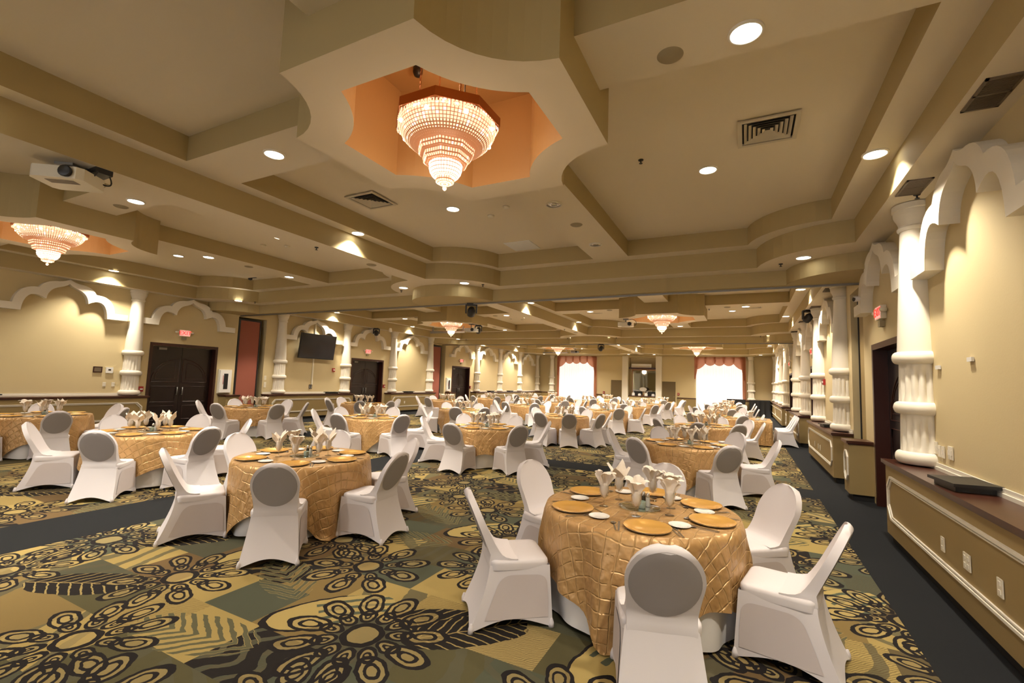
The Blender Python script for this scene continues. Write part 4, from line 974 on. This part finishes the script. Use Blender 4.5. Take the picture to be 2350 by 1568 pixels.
# ------------------------------------------------------------------ cloths
TR, TH = .755, .757
def overlay_mesh(seed, rot, angs=(), hs=1.21):
    rnd = random.Random(seed); b = MB(); NA = 144; uv = []
    ph = [rnd.uniform(0, 2*PI) for _ in range(4)]
    rows = []; uvs = []
    def add(R):
        rows.append(R)
    rings = [0.0, .2, .4, .6, .72]
    for r in rings:
        add([(r*math.cos(2*PI*i/NA), r*math.sin(2*PI*i/NA), TH+.004) for i in range(NA)]); uvs.append([(r*math.cos(2*PI*i/NA), r*math.sin(2*PI*i/NA)) for i in range(NA)])
    ND = 15
    for j in range(ND+1):
        f = j/ND; R = []; U = []
        for i in range(NA):
            a = 2*PI*i/NA; c, s = math.cos(a-rot), math.sin(a-rot); ext = hs/max(abs(c), abs(s)); ext = min(ext, hs*1.28)
            drop = ext-TR; d = drop*f
            cornerness = max(0, (ext-hs)/(hs*.36))
            amp = (.014+.075*f)*(.5+.8*cornerness)*min(1, f*3)
            w = math.sin(a*11+ph[0]+.6*math.sin(3*a+ph[1]))*.6+math.sin(a*17+ph[2])*.3+.35*math.sin(a*5+ph[3])
            out = TR+.012+.010*f+amp*(w*.8+.55)
            z = TH-.010-d*.985+.006*math.sin(a*9+ph[1])*f
            if j == 0: out, z = TR-.004, TH+.003
            for q in angs:
                da = abs((a-q+PI) % (2*PI)-PI)
                if da < .5: out = min(out, TR+.018+.2*max(0, TH-.5-d)*0+max(0, da-.27)*.5)
            if z < .012: out += (.012-z)*.5; z = .012+.004*math.sin(i*1.7)
            R.append((out*math.cos(a), out*math.sin(a), z)); U.append(((TR+d)*math.cos(a), (TR+d)*math.sin(a)))
        add(R); uvs.append(U)
    b.grid(rows, 0, True)
    me = b.mesh('tablecloth', 'goldcloth', True, fix=False)
    flat = [q for r in uvs for q in r]; lay = me.uv_layers.new(name='UVMap')
    for l in me.loops: lay.data[l.index].uv = flat[l.vertex_index]
    return me
def under_mesh(seed, angs=()):
    rnd = random.Random(seed); b = MB(); NA = 120; rows = []; ph = [rnd.uniform(0, 6.28) for _ in range(3)]
    for j in range(9):
        f = j/8; R = []
        for i in range(NA):
            a = 2*PI*i/NA; w = math.sin(a*13+ph[0]+.5*math.sin(2*a))*.7+.4*math.sin(a*7+ph[1]); o = TR-.012-.02*f*(1-f)+.045*f*(w*.5-.55)
            o = min(o, TR-.005); R.append((o*math.cos(a), o*math.sin(a), TH-.006-(TH-.03)*f+(.012*math.sin(a*6+ph[2]) if j == 8 else 0)))
        rows.append(R)
    b.grid([[(p[0]*k, p[1]*k, TH-.003) for p in rows[0]] for k in (0.01, .5)]+rows, 0, True)
    return b.mesh('undercloth', 'undercloth', True, fix=False)
UN = [under_mesh(11), under_mesh(12)]
tb = MB(); tb.lathe([(0, -.03), (TR-.02, -.03), (TR-.02, -.008), (0, -.008)], 48); ME_TOP = tb.mesh('tabletop', 'reg')
def leg_mesh(k):
    a = PI/4+k*PI/2; b = MB(); b.tube([(.45*math.cos(a), .45*math.sin(a), .002), (.42*math.cos(a), .42*math.sin(a), TH-.03)], .016, 8); return b.mesh('leg', 'grey')
ME_LEGS = [leg_mesh(k) for k in range(4)]

# ------------------------------------------------------------------ tableware
b = MB(); b.lathe([(0, .006), (.095, .005), (.108, .010), (.150, .019), (.163, .021), (.1635, .018)], 40, caps=False); b.lathe([(.1635, .018), (.155, .009), (.11, .001), (0, .001)], 40, mi=1, caps=False); ME_CHARGER = b.mesh('charger_plate', ['gold', 'silver'], True, 35, fix=False)
b = MB(); b.lathe([(0, .005), (.048, .004), (.056, .009), (.077, .014), (.078, .012), (.05, .001), (0, .001)], 32, caps=False); ME_BREAD = b.mesh('bread_plate', 'china', True, 50)
b = MB(); b.lathe([(.0, .001), (.036, .001), (.034, .004), (.008, .012), (.006, .02), (.006, .06), (.010, .067), (.022, .075), (.034, .095), (.039, .125), (.037, .155), (.034, .175)], 24, caps=False); ME_GLASS = b.mesh('goblet', 'glass', True, fix=False)
def napkin(seed, kind):
    rnd = random.Random(seed); b = MB(); n = 5 if kind else 4
    b.lathe([(.006, .072), (.018, .085), (.029, .105), (.034, .13), (.033, .16), (.030, .19)], 14, caps=False, mod=lambda a, z: 1-.12*abs(math.sin(a*3.5+z*20)))
    for k in range(n):                 # pleated points opening above the rim
        a = 2*PI*k/n+rnd.uniform(-.35, .35); h = rnd.uniform(.11, .17) if not kind else rnd.uniform(.07, .13); ln = rnd.uniform(.04, .10) if not kind else rnd.uniform(.06, .10); rows = []
        wd = rnd.uniform(.045, .07)
        for j in range(8):
            f = j/7; r = .012+ln*(f**1.5); z = .165+h*(f if not kind else math.sin(f*1.9)); w = wd*(1.05-abs(f-.45)*1.6) if f < .95 else .003
            w = max(w, .003); rows.append([((r+.018*abs(u)**1.4*(1 if j < 5 else -.3))*math.cos(a)-w*u*math.sin(a), (r+.018*abs(u)**1.4)*math.sin(a)+w*u*math.cos(a), z+.008*(1-u*u)) for u in (-1, -.6, -.2, .2, .6, 1)])
        b.grid(rows)
    return b.mesh('napkin', 'napkin', True, fix=False)
NAPS = [napkin(1, 0), napkin(2, 1), napkin(3, 0), napkin(5, 1)]
b = MB(); b.lathe([(0, .001), (.165, .001), (.165, .006), (.16, .008), (0, .008)], 44); ME_MIRROR = b.mesh('centre_mirror', 'mirror', True, 30)
b = MB(); b.lathe([(0, .001), (.024, .001), (.03, .016), (.031, .055), (.027, .057), (.026, .018), (0, .012)], 24); ME_VOT = b.mesh('votive_holder', 'green', True, 50)
def shaker(m):
    b = MB(); b.lathe([(0, .001), (.021, .001), (.021, .01), (.016, .07), (.016, .075)], 12, caps=False); body = b.mesh('body', m, True, 40)
    b = MB(); b.lathe([(.0165, .074), (.017, .09), (.012, .105), (0, .11)], 12); return body, b.mesh('lid', 'steel', True)
SALT, PEP = shaker('salt'), shaker('pepper')
def cutlery(kind):
    b = MB(); h = .004
    if kind == 'knife': b.prism([(-.006, -.10), (.006, -.10), (.008, 0), (.007, .10), (.0, .125), (-.008, .11), (-.006, 0)], .001, h)
    elif kind == 'spoon':
        b.prism([(-.006, -.10), (.006, -.10), (.003, .05), (-.003, .05)], .001, h)
        b.lathe([(0, .001), (.014, .002), (.019, .006)], 14, (0, 0, 0), caps=False); m = len(b.v)-42; b.v[m:] = [(p[0], p[1]*1.5+.075, p[2]) for p in b.v[m:]]
    else:
        b.prism([(-.006, -.10), (.006, -.10), (.0035, .04), (.011, .058), (.011, .066), (-.011, .066), (-.011, .058), (-.0035, .04)], .001, h)
        for k in range(4): x = -.0095+k*.0063; b.box(x-.0018, x+.0018, .066, .105, .002, .005)
    return b.mesh(kind, 'steel')
ME_K, ME_S, ME_F = cutlery('knife'), cutlery('spoon'), cutlery('fork')

# ------------------------------------------------------------------ tables and places: rows go away from the camera
ROWW = ['front-row', 'second-row', 'third-row', 'fourth-row', 'fifth-row', 'sixth-row', 'last-row']
COLW = ['rightmost', 'second from right', 'second from left', 'leftmost']
T = {(0, 0): (-.78, 3.92), (0, 1): (-4.75, 3.93), (0, 2): (-8.4, 4.02), (0, 3): (-12.45, 4.05), (1, 0): (-.91, 8.73), (1, 1): (-4.96, 8.64), (1, 2): (-8.08, 8.6), (1, 3): (-12.46, 8.5),
     (2, 0): (-.97, 13.25), (2, 1): (-4.88, 13.15), (2, 2): (-8.25, 12.85), (2, 3): (-12.25, 12.5)}
ANG = {(0, 0): [-73, -142, 154, 89, 39, -12], (0, 1): [-50, -119, 178, 121, 59, 6], (0, 2): [-50, -122, 177, 122, 62, 5], (0, 3): [-9, 100, 44, 163, -125, -67], (1, 0): [180, -120, -60, 7, 120, 57], (1, 1): [-89, -31, -154, 27, 143, 87],
       (1, 2): [-142, -80, -20, 42, 171, 112], (1, 3): [-135, -73, -11, 40, 168, 105], (2, 0): [-143, 124, 75, -92, -52, 40, 1], (2, 1): [-98, -62, -20, 18, 75, 150], (2, 2): [-66, -28, -154, 148, 98, 30], (2, 3): [-158, -100, 171, -50, -5, 70]}
for r in range(3, 7):
    for c in range(4):
        T[(r, c)] = ((-.9, -4.75, -8.2, -12.2)[c]+random.uniform(-.12, .12), (17.55, 21.9, 26.2, 30.4)[r-3]+random.uniform(-.15, .15))
        a0 = random.uniform(0, 60); ANG[(r, c)] = [a0+60*k+random.uniform(-6, 6) for k in range(6)]
VIEW = math.atan2(AW.y, AW.x)
SECT = ['far', 'far left', 'left', 'near left', 'near', 'near right', 'right', 'far right']
def place_word(a, p, q):
    v = math.atan2(q, p)               # away from the camera at this table
    return SECT[int(round(((math.radians(a)-v) % (2*PI))/(PI/4))) % 8]
rnd = random.Random(3)
for (r, c), (x, y) in sorted(T.items()):
    tw = f'{ROWW[r]} table, {COLW[c]}'; near = r < 2; z0 = TH+.0045
    t = thing('round_table', f'round banquet table under gold cloth, {ROWW[r]}, {COLW[c]}', 'table', (x, y, 0), rnd.uniform(0, 1), 'round banquet tables'); ob('tabletop', ME_TOP, t, (0, 0, TH))
    for m in ME_LEGS: ob('leg', m, t)
    ROT = {(0, 0): .84, (0, 1): .47, (1, 0): .6, (1, 1): .57, (1, 2): 1.2, (1, 3): 1.0}
    om = overlay_mesh(r*4+c+1, ROT.get((r, c), rnd.uniform(0, 1.57)), [math.radians(q) for q in ANG[(r, c)]])
    tag(ob('tablecloth', om, None, (x, y, 0)), f'gold pintuck tablecloth draped over {tw}', 'tablecloth', 'gold tablecloths')
    tag(ob('undercloth', UN[rnd.randrange(2)], None, (x, y, 0), rnd.uniform(0, 6.28)), f'white floor-length cloth under the gold cloth of the {tw}', 'tablecloth', 'white under-cloths')
    tag(ob('centre_mirror', ME_MIRROR, None, (x, y, z0)), f'round mirror tile in the middle of the {tw}', 'mirror', 'table centre mirrors')
    zc = z0+.009
    a = math.atan2(-y, -x)+.35
    tag(ob('votive_holder', ME_VOT, None, (x+.06*math.cos(a), y+.06*math.sin(a), zc)), f'green glass votive on the mirror of the {tw}', 'candle holder', 'green votives')
    for nm, (me, ld), da, w in (('salt_shaker', SALT, 1.5, 'clear'), ('pepper_shaker', PEP, 2.3, 'dark')):
        s_ = thing(nm, f'{w} glass {nm.replace("_", " ")} on the mirror of the {tw}', 'shaker', (x+.07*math.cos(a+da), y+.07*math.sin(a+da), zc), 0, 'salt and pepper shakers'); ob('body', me, s_); ob('lid', ld, s_)
    used = {}
    for ai, ang in enumerate(ANG[(r, c)]):
        w = place_word(ang, x, y)
        while w in used: w = {'far': 'far left', 'far left': 'left', 'left': 'near left', 'near left': 'near', 'near': 'near right', 'near right': 'right', 'right': 'far right', 'far right': 'far'}[w]
        used[w] = 1; A = math.radians(ang); ca, sa = math.cos(A), math.sin(A)
        def P(rad, off): return x+rad*ca-off*sa, y+rad*sa+off*ca
        rc = 1.025+(rnd.uniform(-.02, .03)); cxx, cyy = P(rc, 0)
        if seen(cxx, cyy, .5, 160):
            chair(cxx, cyy, A+PI/2+rnd.uniform(-.05, .05), f'white covered chair at the {w} side of the {tw}', 'covered banquet chairs', near)
        fz = A-PI/2+rnd.uniform(-.05, .05); on = 'charger place' 
        q = P(.565, 0)
        if not seen(q[0], q[1], z0, 40): continue
        tag(ob('charger_plate', ME_CHARGER, None, (*q, z0), rnd.uniform(0, 6)), f'gold charger plate at the {w} place of the {tw}', 'plate', 'gold charger plates')
        q = P(.44, .235); tag(ob('bread_plate', ME_BREAD, None, (*q, z0)), f'small white plate by the {w} place of the {tw}', 'plate', 'white bread plates')
        q = P(.27+rnd.uniform(-.02, .02), -.05); ki = rnd.randrange(4)
        tag(ob('goblet', ME_GLASS, None, (*q, z0)), f'stemmed water glass holding a napkin, {w} place, {tw}', 'glass', 'water goblets')
        tag(ob('napkin', NAPS[ki], None, (*q, z0), rnd.uniform(0, 6)), f'ivory folded napkin standing in the {w} glass of the {tw}', 'napkin', 'folded napkins')
        if near:
            for nm, me, ra, off, dz, lw in (('fork', ME_F, .57, .195, .10, 'outer fork'), ('fork', ME_F, .56, .225, .16, 'inner fork'), ('knife', ME_K, .57, -.195, -.08, 'table knife'), ('spoon', ME_S, .385, .03, PI/2+.1, 'dessert spoon'), ('spoon', ME_S, .57, -.225, .05, 'soup spoon')):
                if lw == 'inner fork': off = .178; ra = .585
                if lw == 'outer fork': off = .205; ra = .60
                q = P(ra, off); tag(ob(nm, me, None, (*q, z0), A+PI/2+dz), f'steel {lw} at the {w} place, {tw}', nm, f'{nm}s on the tables')

# gold-draped buffet table with dishes, and the row of spare chairs along the wall
bt = thing('buffet_table', 'rectangular buffet table under gold cloth near the right wall', 'table', (.36, 17.4, 0)); b = MB(); b.box(-.36, .36, -.92, .92, .725, .752); ob('tabletop', b.mesh('tabletop', 'reg'), bt)
for sx in (-1, 1):
    for sy in (-1, 1): b = MB(); b.tube([(sx*.3, sy*.8, .002), (sx*.3, sy*.8, .725)], .016, 8); ob('leg', b.mesh('leg', 'grey'), bt)
rows = []; uvs = []
for j, (k, z, d) in enumerate(((0.02, .760, 0), (.6, .760, 0), (1.0, .759, 0), (1.012, .745, .02), (1.02, .5, .26), (1.03, .25, .5), (1.05, .03, .72))):
    R = []; U = []
    for i in range(112):
        a = 2*PI*(i+.5)/112; c, s = math.cos(a), math.sin(a); q = 1/max(abs(c), abs(s)); f = max(0, j-2)/4; w = .022*f*math.sin(a*19)
        X_, Y_ = .375*q*c*k+(w*c), .94*q*s*k+(w*s); R.append((X_, Y_, z)); U.append((X_*(1+d), Y_*(1+d)))
    rows.append(R); uvs.append(U)
b = MB(); b.grid(rows, 0, True); me = b.mesh('tablecloth', 'goldcloth', True, 60, fix=False); lay = me.uv_layers.new(name='UVMap'); flat = [q for r_ in uvs for q in r_]
for l in me.loops: lay.data[l.index].uv = flat[l.vertex_index]
tag(ob('tablecloth', me, None, (.36, 17.4, 0)), 'gold cloth hanging over the rectangular buffet table by the right wall', 'tablecloth', 'gold tablecloths')
for k, (dx, dy) in enumerate(((-.05, -.5), (.15, -.35), (-.02, -.1), (.2, .1), (0, .3))):
    tag(ob('bread_plate', ME_BREAD, None, (.36+dx, 17.4+dy, .762)), f'white plate on the rectangular buffet table, {["first", "second", "third", "fourth", "fifth"][k]} from its near end', 'plate', 'plates on the buffet table')
for k, (dx, dy) in enumerate(((-.25, -.62), (-.2, -.4), (-.24, -.2))):
    w = ['near', 'middle', 'farther'][k]
    tag(ob('goblet', ME_GLASS, None, (.36+dx, 17.4+dy, .762)), f'stemmed glass with napkin on the buffet table, {w} one', 'glass', 'buffet goblets'); tag(ob('napkin', NAPS[k], None, (.36+dx, 17.4+dy, .762)), f'ivory napkin in the {w} glass on the rectangular buffet table', 'napkin', 'buffet napkins')
for k, yy in enumerate((17.05, 17.62, 18.19)):
    chair(1.1, yy, PI/2, f'white covered chair facing the buffet from the wall ledge, {["nearest", "middle", "farthest"][k]} of three', 'spare chairs by the buffet')
